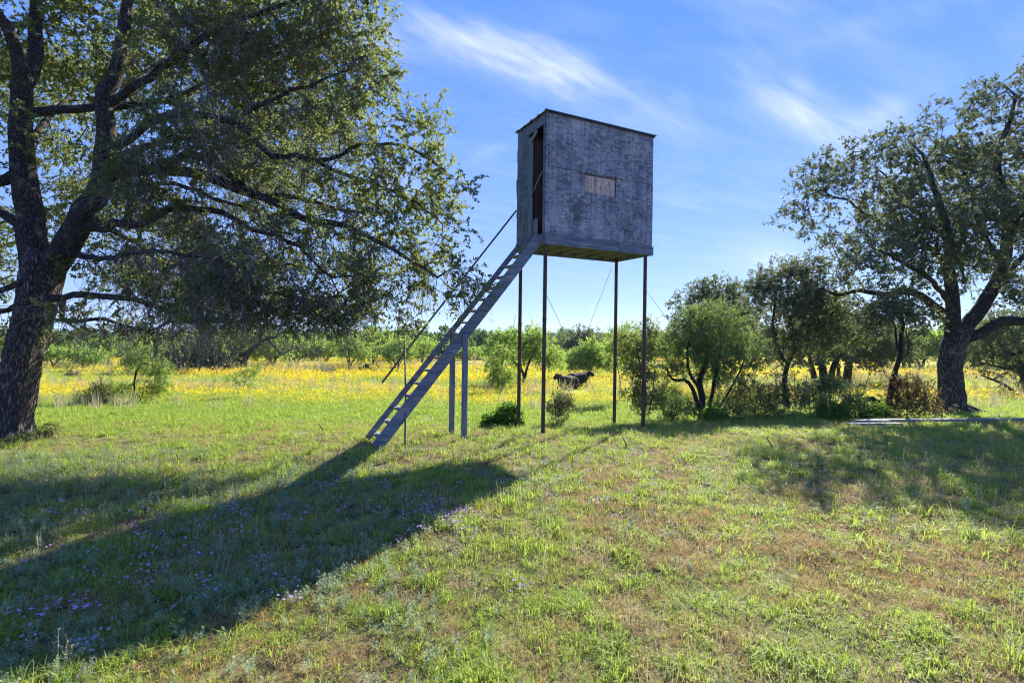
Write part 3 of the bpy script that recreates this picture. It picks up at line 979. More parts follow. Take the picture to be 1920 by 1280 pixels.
plant('sapling', 'slim two stemmed sapling with pale green leaves left of the dark shrub', 'sapling', 1158, 18,
      [([(1155, 745), (1153, 700), (1160, 660), (1165, 630)], .02, .012), ([(1160, 745), (1162, 705), (1152, 670), (1150, 640)], .02, .012)],
      [(1160, 635, 18, .5), (1175, 655, 18, .4), (1150, 660, 18, .35), (1180, 625, 18, .4), (1165, 685, 18, .3)],
      140, 'mesquite_leaf', leaf=.08, per=4, leaves=9, tw=.3, seed=49)
lowspots = [(1275, 770, 12.4, .26, .8, 'bush_leaf', 'low leafy shrub at the left foot of the rounded green tree'),
            (1365, 765, 12.5, .34, .85, 'oak_leaf', 'dark low shrub just right of the multi stemmed green tree base'),
            (1425, 765, 12.8, .32, .8, 'oak_leaf', 'low dark shrub midway between green tree and leafy thicket'),
            (1490, 745, 13.0, .36, 1.3, 'oak_leaf', 'upright dark leafy thicket under the dark leaning oak'),
            (1548, 765, 13.0, .16, 1.1, 'bush_leaf', 'small pale leafed plant between thicket and bare sapling'),
            (1596, 752, 12.6, .22, 1.2, 'bush_leaf', 'small upright shrub with glossy leaves left of the bent log'),
            (1640, 772, 12.8, .24, .7, 'bright_leaf', 'bright green weeds growing in front of the bent log'),
            (1555, 722, 14, .22, 1.0, 'oak_leaf', 'thin stemmed shrub tips showing over the flowers by the thicket'),
            (1395, 735, 12.9, .34, 1.2, 'oak_leaf', 'tall dark shrub filling the gap right of the rounded tree stems'),
            (1455, 735, 13.4, .30, 1.3, 'oak_leaf_b', 'tall greyish shrub at the dark leaning oak foot'),
            (1250, 745, 12.9, .28, 1.3, 'bush_leaf', 'leafy shrub filling the gap left of the rounded tree stems'),
            (1525, 740, 14, .30, 1.1, 'bush_leaf', 'green shrub right of the upright dark thicket'),
            (1335, 775, 12.2, .22, .6, 'bright_leaf', 'bright weeds directly under the rounded green tree'),
            (1575, 772, 12.4, .18, .8, 'bright_leaf', 'bright leafy weeds left of the bare crooked sapling')]
lowspots = [(a, b - 4, c, d * 1.18, e, ('bush_leaf' if f == 'oak_leaf' and k % 2 else f), g) for k, (a, b, c, d, e, f, g) in enumerate(lowspots)]
for i, (px, py, D, r, fz, lm, lab) in enumerate(lowspots):
    g0 = 630 + (EYE - gz((px - 960) * D / FPX, D)) * FPX / D
    rr = r * FPX / D
    st = [([(px + dx * .3, g0), (px + dx, py), (px + dx * 1.5, py - rr * fz)], .012, .006) for dx in (-rr * .5, 0, rr * .5)]
    plant('shrub', lab, 'shrub', px, D, st, [(px, py, D, r, fz), (px - rr * .7, py + 8, D, r * .7, fz), (px + rr * .7, py + 6, D, r * .7, fz)],
          110, lm, leaf=.05, per=4, leaves=7, tw=.18, seed=60 + i)
# under and by the stand
plant('shrub', 'bright green leafy bush at the foot of the left rear leg', 'shrub', 946, 10.9,
      [([(948, 800), (945, 780), (940, 765)], .012, .006), ([(950, 800), (962, 780), (968, 765)], .012, .006), ([(944, 800), (925, 785), (912, 778)], .01, .005)],
      [(948, 780, 10.9, .22, .9), (962, 775, 11.0, .18, 1), (935, 788, 10.9, .16, .7), (915, 785, 10.9, .13, .8), (970, 785, 11, .12, .8)],
      170, 'bright_leaf', leaf=.07, per=4, leaves=7, tw=.12, seed=71, aspect=.6)
plant('sapling', 'small twiggy oak sapling between the legs of the stand', 'sapling', 1048, 11.2,
      [([(1044, 797), (1042, 765), (1036, 740), (1037, 722)], .012, .006), ([(1047, 797), (1052, 765), (1058, 740)], .012, .005), ([(1048, 797), (1065, 775), (1085, 765)], .009, .004)],
      [(1047, 760, 11.2, .2, 1.1), (1060, 750, 11.2, .18, 1.0), (1052, 785, 11.2, .18, .6), (1040, 745, 11.2, .1, 1.2), (1082, 766, 11.2, .1, .5), (1030, 762, 11.2, .1, .6)],
      120, 'oak_leaf_b', leaf=.045, per=4, leaves=7, tw=.14, seed=72)
# mesquites in the middle distance
plant('mesquite_tree', 'spreading mesquite with dark forked trunk, seen between the left legs', 'tree', 981, 34,
      [([(981, 722), (981, 700), (970, 685), (955, 670)], .13, .06), ([(981, 703), (990, 685), (1000, 665), (1010, 650)], .1, .05), ([(972, 688), (975, 665), (985, 645)], .06, .03)],
      [(935, 660, 34, .9), (955, 640, 34, 1.0), (985, 630, 34, 1.0), (1010, 640, 34, 1.0), (1030, 665, 34, .8), (965, 665, 34, 1.0), (1000, 665, 34, .8), (925, 685, 34, .5), (940, 632, 34, .6), (1040, 680, 34, .5)],
      330, 'mesquite_leaf', leaf=.2, per=4, leaves=10, tw=.55, seed=81, tip=.01, aspect=.3, droop=.5, barkm='bark_limb', twigmesh=False, step=.4)
plant('mesquite_tree', 'drooping young mesquite in front of the spreading one, left of the left rear leg', 'tree', 938, 26,
      [([(938, 742), (942, 715), (940, 690), (946, 660)], .05, .02)],
      [(935, 680, 26, .6), (948, 660, 26, .5), (940, 705, 26, .6), (925, 700, 26, .4), (955, 705, 26, .35), (935, 720, 26, .4)],
      150, 'mesquite_leaf', leaf=.13, per=4, leaves=9, tw=.4, seed=82, tip=.006, aspect=.28, droop=.8)
plant('mesquite_tree', 'rounded bright green mesquite behind the black cattle', 'tree', 1103, 42,
      [([(1103, 707), (1102, 690), (1090, 675)], .1, .05), ([(1103, 692), (1115, 675), (1125, 668)], .07, .04)],
      [(1085, 672, 42, 1.0), (1105, 662, 42, 1.2), (1125, 668, 42, 1.0), (1140, 680, 42, .7), (1100, 680, 42, 1.0), (1070, 685, 42, .4)],
      220, 'mesquite_leaf', leaf=.24, per=4, leaves=10, tw=.6, seed=83, tip=.01, aspect=.35, twigmesh=False, step=.4)
plant('oak_tree', 'hazy grey green oak rising above the treeline right of centre', 'tree', 1090, 75,
      [([(1090, 690), (1090, 670), (1080, 650), (1075, 640)], .4, .2), ([(1090, 668), (1100, 650), (1110, 638)], .3, .15)],
      [(1068, 648, 75, 2.6), (1090, 640, 75, 2.4), (1110, 645, 75, 2.4), (1125, 652, 75, 1.6), (1055, 660, 75, 1.5), (1090, 662, 75, 2.6), (1078, 634, 75, 1.0), (1103, 632, 75, 1.0)],
      200, 'oak_leaf_b', leaf=.4, per=4, leaves=12, tw=1.2, seed=84, tip=.03, twigmesh=False, step=.8)
plant('mesquite_tree', 'leggy mesquite sapling with drooping fronds, nearest in the left pasture', 'tree', 252, 19.5,
      [([(240, 764), (250, 745), (252, 715), (258, 695), (270, 680)], .045, .02), ([(255, 718), (253, 700), (262, 680)], .025, .012),
       ([(256, 765), (265, 745), (272, 715)], .02, .01), ([(229, 765), (229, 752), (224, 735)], .018, .008), ([(229, 752), (238, 738), (240, 730)], .012, .006)],
      [(262, 670, 19.5, .42), (285, 685, 19.5, .4), (245, 675, 19.5, .35), (300, 700, 19.5, .3), (275, 655, 19.5, .3), (285, 725, 19.5, .35), (305, 720, 19.5, .3), (222, 728, 19.5, .3), (243, 728, 19.5, .25), (310, 745, 19.5, .2), (265, 745, 19.5, .25)],
      230, 'mesquite_leaf', leaf=.11, per=4, leaves=9, tw=.36, seed=85, tip=.005, aspect=.24, droop=.9)
plant('shrub', 'round olive green shrub left of the leggy sapling', 'shrub', 176, 18.8,
      [([(176, 770), (172, 755), (168, 740)], .02, .01), ([(178, 770), (185, 750), (190, 735)], .02, .01)],
      [(172, 752, 18.8, .38, .8), (188, 745, 18.8, .38, .9), (160, 745, 18.8, .25, .8), (185, 728, 18.8, .25, .9), (200, 755, 18.8, .22, .9)],
      240, 'olive_leaf', leaf=.06, per=4, leaves=10, tw=.24, seed=86, aspect=.35)
plant('sapling', 'tiny mesquite seedling with two fronds in the yellow flowers', 'sapling', 448, 22,
      [([(442, 748), (446, 735), (452, 715)], .014, .006), ([(452, 748), (456, 730), (462, 710)], .014, .006)],
      [(450, 718, 22, .2), (465, 700, 22, .3), (435, 705, 22, .22), (480, 690, 22, .22), (468, 722, 22, .16)],
      70, 'mesquite_leaf', leaf=.1, per=3, leaves=8, tw=.3, seed=87, tip=.004, aspect=.25, droop=.6)
plant('shrub', 'small dark ragged plant alone in the flowers beside the left trunk', 'shrub', 137, 42,
      [([(137, 711), (137, 705)], .04, .02)], [(133, 704, 42, .4, .6), (145, 704, 42, .35, .6), (128, 702, 42, .2, .5)], 40, 'oak_leaf_b', leaf=.15, per=3, leaves=8, tw=.3, seed=88, twigmesh=False)
plant('oak_tree', 'dark oak with low crooked bare boughs, left of the stairs far off', 'tree', 452, 50,
      [([(455, 697), (458, 680), (465, 662), (480, 650), (500, 634), (520, 632)], .32, .12), ([(462, 665), (440, 665), (420, 668), (400, 680)], .2, .1),
       ([(500, 634), (515, 650), (528, 664), (545, 655), (560, 650)], .14, .06), ([(458, 680), (440, 672), (410, 676), (395, 690)], .15, .06)],
      [(430, 655, 50, 2.0), (470, 640, 50, 1.4), (540, 648, 50, .8), (560, 642, 50, .7), (400, 660, 50, 1.8), (500, 628, 50, .9), (420, 685, 50, .7)],
      200, 'oak_leaf_b', leaf=.25, per=3, leaves=9, tw=.8, seed=89, tip=.015, twigmesh=True, step=.6, barkm='bark_limb')
plant('oak_tree', 'broad dark oak with paired trunks under the hanging twigs at left', 'tree', 375, 48,
      [([(372, 700), (372, 680), (360, 660)], .4, .2), ([(388, 700), (390, 680), (400, 660)], .35, .2)],
      [(340, 650, 48, 2.2), (375, 642, 48, 2.4), (410, 650, 48, 2.0), (350, 672, 48, 1.6), (395, 675, 48, 1.6), (320, 668, 48, 1.4), (430, 670, 48, 1.0)],
      260, 'oak_leaf_b', leaf=.28, per=4, leaves=10, tw=.8, seed=90, tip=.02, twigmesh=False, step=.6, barkm='bark_limb')
plant('oak_tree', 'low limbed oak beyond the flowers at the far right edge', 'tree', 1905, 27,
      [([(1925, 735), (1920, 700), (1905, 670), (1880, 650)], .2, .1), ([(1915, 690), (1880, 690), (1850, 682), (1820, 686)], .09, .03), ([(1905, 670), (1930, 640), (1950, 610)], .12, .06)],
      [(1850, 640, 27, 1.2), (1890, 630, 27, 1.4), (1930, 620, 27, 1.6), (1870, 670, 27, 1.1), (1910, 690, 27, 1.0), (1830, 665, 27, .8), (1950, 670, 27, 1.4), (1880, 600, 27, 1.0), (1845, 695, 27, .5)],
      420, 'oak_leaf_b', leaf=.13, per=4, leaves=12, tw=.5, seed=91, tip=.008, step=.4, barkm='bark_limb')
plant('weed_clump', 'dark leafy weeds at the foot of the left trunk', 'weeds', 92, 9.4,
      [([(88, 828), (88, 815), (84, 805)], .008, .004), ([(96, 828), (100, 812), (104, 805)], .008, .004)],
      [(86, 812, 9.4, .14, .8), (102, 806, 9.4, .12, .8), (72, 822, 9.3, .12, .8), (60, 830, 9.1, .14, .6), (35, 838, 8.9, .16, .5)],
      90, 'oak_leaf', leaf=.05, per=3, leaves=7, tw=.12, seed=92)


# row of mesquites along the far side of the pasture: four grown shapes, copied
def mesquite_proto(seed, h, w, lm, label):
    t = Tree(seed)
    rng = np.random.default_rng(seed)
    root = empty('mesquite_tree', (0, 0, 0), label, 'tree')
    k = 3
    for j in range(k):
        a = rng.uniform(0, 6.28)
        e = np.array([math.cos(a) * w * .35, math.sin(a) * w * .35, h * .6])
        t.limb([np.array([0, 0, -.2]), np.array([e[0] * .2, e[1] * .2, h * .25]), e * .75, e], .10, .04, start=None if j else None)
    B = [(np.array([rng.uniform(-.32, .32) * w, rng.uniform(-.32, .32) * w, h * rng.uniform(.45, .82)]), (w * .22, w * .22, h * .17)) for _ in range(11)]
    tn = t.grow(blob_tips(rng, B, 130), .4, .5)
    t.radii(.012, 2.3)
    fx = np.array(t.fix); t.r = np.where(fx > 0, np.maximum(t.r, fx), t.r)
    bb = Buf(); t.tubes(bb, .05, 4)
    link('trunk', bb.mesh('trunk', True), MAT['bark_limb'], root)
    P = np.array(t.p); st = P[tn]; dr = unit(st - P[np.array(t.par)[tn]])
    bl = Buf()
    twigs_and_leaves(rng, st, dr, bl, bl, 4, .7, .9, .5, 9, .27, .38, .005, twigmesh=False)
    link('crown', bl.mesh('crown'), MAT[lm], root, kind='stuff')
    return root


ROWL = {'mesquite_leaf': 'light green mesquite tree in the row along the far edge of the flowery pasture',
        'far_leaf': 'dark green low tree in the row beyond the flowery pasture'}
protos = [mesquite_proto(201, 3.6, 5.2, 'mesquite_leaf', ROWL['mesquite_leaf']), mesquite_proto(202, 3.0, 4.6, 'mesquite_leaf', ROWL['mesquite_leaf']),
          mesquite_proto(203, 4.2, 4.4, 'mesquite_leaf', ROWL['mesquite_leaf']), mesquite_proto(204, 4.2, 6.4, 'far_leaf', ROWL['far_leaf'])]
rr_ = random.Random(5)
row = []
# (px, distance, which, height factor)
for px, D, w, s, lab in [
        (100, 56, 1, .9, 'light green mesquite first right of the leaning left trunk'), (160, 50, 1, .8, 'low light green mesquite above the small dark ragged plant'),
        (200, 60, 0, 1, 'mesquite under the blue hill, left of the leggy sapling'), (290, 60, 0, 1.0, 'mesquite just right of the leggy sapling top'),
        (322, 68, 2, .95, 'taller mesquite left of the paired trunk oak'), (512, 54, 0, 1.25, 'broad bright mesquite behind the crooked bare boughs'),
        (556, 62, 0, 1.0, 'mesquite right of the crooked bare boughs'), (610, 64, 1, 1.2, 'dim mesquite between bare boughs and forked mesquite'),
        (655, 50, 2, .95, 'upright forked mesquite left of the prickly pear'), (700, 58, 0, 1.15, 'wide mesquite directly above the prickly pear'),
        (745, 50, 2, .9, 'mesquite framed between handrail end and stake'), (792, 60, 0, 1.1, 'mesquite behind the lower stairway'),
        (868, 74, 1, 1.1, 'small mesquite right of the stair posts'), (20, 60, 0, 1, 'mesquite left of the big left trunk'),
        (480, 76, 3, 1, 'dark oak far behind the crooked oak'), (585, 84, 3, 1.1, 'dark far tree in the gap right of the bare boughs'), (250, 78, 3, 1, 'dark tree behind the leggy sapling'),
        (640, 90, 3, 1.1, 'dark far tree behind the forked mesquite'), (838, 90, 3, 1.0, 'dark far tree behind the stair posts'),
        (1040, 66, 1, .7, 'little mesquite between spreading mesquite and cattle'), (1160, 68, 0, 1.0, 'mesquite behind the slim two stemmed sapling'),
        (1205, 60, 3, 1.0, 'dark tree behind the right front leg shrub'), (1250, 68, 0, 1.1, 'mesquite behind the left side of the rounded green tree'),
        (1300, 60, 3, 1.1, 'dark tree glimpsed through the rounded green tree'), (1390, 58, 0, 1.0, 'mesquite right of the rounded green tree'),
        (1440, 64, 3, 1.2, 'dark tree behind the dark leaning oak trunk'), (1500, 72, 0, 1.2, 'mesquite behind the distant many trunked oak'),
        (1640, 64, 0, 1.2, 'mesquite left of the leaning trunk'), (1695, 54, 0, 1.3, 'bright mesquite between leaning tree and stout right trunk'),
        (1728, 50, 2, 1.2, 'bright mesquite touching the stout right trunk'), (1830, 48, 0, 1.3, 'mesquite just right of the stout right trunk'),
        (1875, 54, 2, 1.2, 'mesquite above the sloping dead bough')]:
    row.append((px, D, w, s, lab))
used = set()
for px, D, w, s, lab in row:
    src = protos[w]
    f = foot(px, D)
    if w not in used:
        o = src; used.add(w)
    else:
        o = src.copy(); col.objects.link(o)
        for ch in src.children:
            c = ch.copy(); col.objects.link(c); c.parent = o
    o.location = f
    o.rotation_euler = (0, 0, rr_.uniform(0, 6.28))
    o.scale = (s, s, s * rr_.uniform(.85, 1.1))
    o['label'] = lab or ROWL['mesquite_leaf']
    o['group'] = 'trees in the row beyond the pasture'


# ------------------------------------------------------------------ scattering with geometry nodes
def scatter_group():
    ng = bpy.data.node_groups.new('scatter', 'GeometryNodeTree')
    ng.interface.new_socket('Geometry', in_out='INPUT', socket_type='NodeSocketGeometry')
    ng.interface.new_socket('Geometry', in_out='OUTPUT', socket_type='NodeSocketGeometry')
    N = lambda t, **k: nd(ng, t, **k)
    gi = N('NodeGroupInput'); go = N('NodeGroupOutput')

    def attr(name, typ):
        a = N('GeometryNodeInputNamedAttribute', data_type=typ)
        a.inputs['Name'].default_value = name
        return a.outputs[0]
    sepn = N('GeometryNodeSeparateGeometry', domain='POINT')
    ng.links.new(gi.outputs[0], sepn.inputs['Geometry'])
    ng.links.new(attr('is_point', 'BOOLEAN'), sepn.inputs['Selection'])
    mp = N('GeometryNodeMeshToPoints')
    ng.links.new(sepn.outputs[0], mp.inputs['Mesh'])
    sp = N('GeometryNodeSplitToInstances', domain='POINT')
    ng.links.new(sepn.outputs[1], sp.inputs['Geometry'])
    ng.links.new(attr('variant', 'INT'), sp.inputs['Group ID'])
    ip = N('GeometryNodeInstanceOnPoints')
    ng.links.new(mp.outputs[0], ip.inputs['Points'])
    ng.links.new(sp.outputs[0], ip.inputs['Instance'])
    ip.inputs['Pick Instance'].default_value = True
    ng.links.new(attr('variant', 'INT'), ip.inputs['Instance Index'])
    ng.links.new(attr('turn', 'FLOAT_VECTOR'), ip.inputs['Rotation'])
    ng.links.new(attr('size', 'FLOAT_VECTOR'), ip.inputs['Scale'])
    ng.links.new(ip.outputs[0], go.inputs[0])
    return ng


SG = scatter_group()


def scatter(name, variants, mats, pts, size, mat, tilt=.12, seed=0, zs=None, label=None):
    """ONE stuff object: its mesh holds the tuft shapes and the points they stand on"""
    rng = np.random.default_rng(seed)
    b = Buf()
    vid = []
    for i, vb in enumerate(variants):
        for V in vb.v:
            vid.append(np.full(len(V), i))
        off = b.n
        allv = np.concatenate(vb.v)
        b.add(allv, np.concatenate(vb.q) if vb.q else None, np.concatenate(vb.t) if vb.t else None)
    nv = b.n
    b.add(pts)
    me = b.mesh(name)
    n = len(pts)
    isp = np.zeros(nv + n, bool); isp[nv:] = True
    var = np.concatenate([np.concatenate(vid), rng.integers(0, len(variants), n)]).astype(np.int32)
    turn = np.zeros((nv + n, 3), np.float32)
    turn[nv:, 0] = rng.normal(0, tilt, n); turn[nv:, 1] = rng.normal(0, tilt, n); turn[nv:, 2] = rng.uniform(0, 6.28, n)
    sz = np.ones((nv + n, 3), np.float32)
    s = np.asarray(size) * rng.uniform(.7, 1.3, n)
    sz[nv:, 0] = s; sz[nv:, 1] = s; sz[nv:, 2] = s * (1 if zs is None else zs) * rng.uniform(.75, 1.25, n)
    a = me.attributes.new('is_point', 'BOOLEAN', 'POINT'); a.data.foreach_set('value', isp)
    a = me.attributes.new('variant', 'INT', 'POINT'); a.data.foreach_set('value', var)
    a = me.attributes.new('turn', 'FLOAT_VECTOR', 'POINT'); a.data.foreach_set('vector', turn.ravel())
    a = me.attributes.new('size', 'FLOAT_VECTOR', 'POINT'); a.data.foreach_set('vector', sz.ravel())
    o = link(name, me, mat, kind='stuff')
    if label:
        o['label'] = label
    md = o.modifiers.new('scatter', 'NODES')
    md.node_group = SG
    return o


def blades(rng, n, h, w, spread, lean, seg=2):
    b = Buf()
    for i in range(n):
        a = rng.uniform(0, 6.28); r = spread * math.sqrt(rng.random())
        p = np.array([math.cos(a) * r, math.sin(a) * r, 0])
        th = a + rng.normal(0, .9)
        out = np.array([math.cos(th), math.sin(th), 0])
        sd_ = np.array([-math.sin(th + rng.normal(0, .5)), math.cos(th), 0])
        H = h * rng.uniform(.45, 1.15); ln = lean * rng.uniform(.2, 1.3)
        W = w * rng.uniform(.6, 1.3)
        p1 = p + out * H * ln * .25 + np.array([0, 0, H * .55])
        p2 = p + out * H * ln * .8 + np.array([0, 0, H * (1 - .25 * ln)])
        b.add([p - sd_ * W * .5 - np.array([0, 0, .01]), p + sd_ * W * .5 - np.array([0, 0, .01]), p1 + sd_ * W * .42, p1 - sd_ * W * .42, p2],
              [[0, 1, 2, 3]], [[3, 2, 4]])
    return b


def herb(rng, h, n_st, leaf, nl=14):
    """leafy upright weed: stems with small narrow leaves"""
    b = Buf()
    for s in range(n_st):
        a = rng.uniform(0, 6.28); tl = rng.uniform(0, .5)
        top = np.array([math.cos(a) * tl, math.sin(a) * tl, 1]) * h * rng.uniform(.6, 1.1)
        base = np.array([math.cos(a), math.sin(a), 0]) * .02
        sd_ = np.array([-math.sin(a), math.cos(a), 0]) * .0015
        b.add([base - sd_, base + sd_, top], None, [[0, 1, 2]])
        for k in range(nl):
            t = rng.uniform(.15, 1)
            p = base + (top - base) * t
            th = rng.uniform(0, 6.28)
            d = np.array([math.cos(th), math.sin(th), rng.uniform(.1, .9)]); d /= np.linalg.norm(d)
            L = leaf * rng.uniform(.6, 1.2) * (1.15 - .5 * t)
            s2 = np.array([-math.sin(th), math.cos(th), 0]) * L * .14
            b.add([p, p + d * L * .5 + s2, p + d * L, p + d * L * .5 - s2], [[0, 1, 2, 3]])
    return b


def stalk(rng, n, h):
    """dry seed stalks with a rough head"""
    b = Buf()
    for s in range(n):
        a = rng.uniform(0, 6.28); tl = rng.uniform(0, .25)
        H = h * rng.uniform(.6, 1.15)
        base = np.array([rng.normal(0, .02), rng.normal(0, .02), 0])
        top = base + np.array([math.cos(a) * tl * H, math.sin(a) * tl * H, H])
        sd_ = np.array([.0012, .0008, 0])
        b.add([base - sd_, base + sd_, top + sd_, top - sd_], [[0, 1, 2, 3]])
        for k in range(9):
            p = base + (top - base) * rng.uniform(.6, 1.02)
            d = rng.normal(0, 1, 3); d[2] = abs(d[2]) + .5; d /= np.linalg.norm(d)
            L = .012 * rng.uniform(.6, 1.4)
            s2 = np.cross(d, [0.3, .7, .2]) * L * .4
            b.add([p, p + d * L * .5 + s2, p + d * L, p + d * L * .5 - s2], [[0, 1, 2, 3]])
    return b


def flowers(rng, n, h, r, spread, petals=5, stem=True):
    b = Buf()          # heads
    for s in range(n):
        a = rng.uniform(0, 6.28); rr = spread * math.sqrt(rng.random())
        H = h * rng.uniform(.6, 1.15)
        base = np.array([math.cos(a) * rr, math.sin(a) * rr, 0])
        c = base + np.array([rng.normal(0, .02), rng.normal(0, .02), H])
        nrm = np.array([rng.normal(0, .5), rng.normal(0, .5), 1.0]); nrm /= np.linalg.norm(nrm)
        u = np.cross(nrm, [1, 0, 0]); u /= np.linalg.norm(u); v = np.cross(nrm, u)
        R = r * rng.uniform(.7, 1.2)
        for k in range(petals):
            t = k * 2 * math.pi / petals; dt = math.pi / petals * .85
            e = lambda q, f: c + (u * math.cos(q) + v * math.sin(q)) * R * f
            b.add([c + nrm * R * .1, e(t - dt, .75) - nrm * R * .05, e(t, 1) + nrm * R * .15, e(t + dt, .75) - nrm * R * .05], [[0, 1, 2, 3]])
    return b


def wedge(rng, d0, d1, density, margin=1.12, extra=.6):
    """random points on the ground in the field of view between two distances"""
    k = .984 * margin
    area = k * (d1 ** 2 - d0 ** 2) + 2 * extra * (d1 - d0)
    n = int(area * density)
    y = np.sqrt(rng.uniform(d0 ** 2, d1 ** 2, n))
    x = rng.uniform(-1, 1, n) * (y * k + extra)
    return x, y


GR = np.random.default_rng(99)
TR = np.random.default_rng(3)


def drop(x, y, keep):
    m = GR.random(len(x)) < keep
    return x[m], y[m]


def herd(x, y):
    """trampled grass where the cattle lie"""
    return 1 - np.exp(-(((x - 3.2) / 1.3) ** 2 + ((y - 27.3) / 3.6) ** 4))


def P3(x, y):
    return np.stack([x, y, ground(x, y)], -1)


def bare_spots(x, y):
    """trampled earth by the left trunk and under the stand"""
    s = np.zeros_like(x)
    for px, D, rx, ry in ((320, 9.3, 1.1, .35), (250, 8.6, .5, .3), (200, 9.0, .5, .25), (1020, 10.4, .4, .25), (1220, 10.4, .5, .3), (830, 10.1, .45, .25), (170, 6.6, .5, .3), (60, 5.6, .5, .35), (480, 5.2, .4, .3), (30, 9.1, .8, .5), (1786, 14.7, 1.0, .7), (1820, 14.6, .9, .5), (700, 8.6, .4, .25), (1011, 9.5, .22, .16), (1200, 10.6, .22, .16), (965, 10.4, .22, .16), (1146, 11.5, .22, .16), (866, 9.0, .2, .14), (846, 9.6, .2, .14)):
        cx = (px - 960) * D / FPX
        s = np.maximum(s, np.exp(-(((x - cx) / rx) ** 2 + ((y - D) / ry) ** 2)))
    return s


def dryness(x, y):
    right = np.clip((x + .25 * y + .2) / 2.5, 0, 1) * np.clip((9.5 - y) / 4, 0, 1)
    lit = .16 + .30 * right
    return np.clip(lit + (fbm(x * 1.7 + 5, y * 1.7 + 2, 3) - .5) * 1.1 + (fbm(x * 5.5, y * 5.5 + 20, 2) - .5) * 1.0, 0, 1)


# materials of the ground cover
MAT['grass'] = leaf_mat('green_grass', [(0, (.14, .24, .04)), (.45, (.26, .36, .055)), (1, (.50, .50, .12))], .5, (.46, .60, .08), .55, 1.3, .3)
MAT['grass_far'] = leaf_mat('far_grass', [(0, (.17, .28, .04)), (.5, (.27, .38, .06)), (1, (.44, .46, .11))], .5, (.46, .58, .06), .6, .5, .25)
MAT['dry_grass'] = leaf_mat('dry_grass', [(0, (.22, .12, .05)), (.5, (.44, .30, .13)), (1, (.64, .54, .28))], .42, (.55, .38, .16), .8, 1.6, .2)
MAT['herb'] = leaf_mat('grey_herb', [(0, (.15, .21, .10)), (.5, (.27, .34, .18)), (1, (.42, .48, .28))], .35, (.2, .34, .12), .6, 1.5, .3)
MAT['litter'] = leaf_mat('leaf_litter', [(0, (.035, .022, .018)), (.4, (.13, .075, .045)), (.8, (.32, .20, .12)), (1, (.50, .42, .32))], .1, (.3, .2, .1), .9, 3, .1)
MAT['straw'] = leaf_mat('straw', [(0, (.26, .22, .12)), (1, (.50, .46, .30))], .4, (.5, .45, .25), .8, 2, .2)


def petal_mat(name, c0, c1):
    m, nt, p, out = new_mat(name)
    g = nd(nt, 'ShaderNodeNewGeometry'); oi = nd(nt, 'ShaderNodeObjectInfo')
    r = mth(nt, 'FRACT', mth(nt, 'ADD', g.outputs['Random Per Island'], oi.outputs['Random']))
    c = ramp(nt, r, [(0, c0), (1, c1)])
    nt.links.new(c, p.inputs['Base Color'])
    p.inputs['Roughness'].default_value = .7
    tr = nd(nt, 'ShaderNodeBsdfTranslucent'); nt.links.new(c, tr.inputs[0])
    mx = nd(nt, 'ShaderNodeMixShader'); mx.inputs[0].default_value = .45
    nt.links.new(p.outputs[0], mx.inputs[1]); nt.links.new(tr.outputs[0], mx.inputs[2])
    nt.links.new(mx.outputs[0], out.inputs[0])
    return m


MAT['yellow'] = petal_mat('yellow_petal', (.80, .52, .005), (.84, .70, .015))
MAT['purple'] = petal_mat('purple_petal', (.46, .28, .68), (.72, .52, .86))
MAT['pink'] = petal_mat('pink_petal', (.55, .36, .48), (.72, .55, .66))


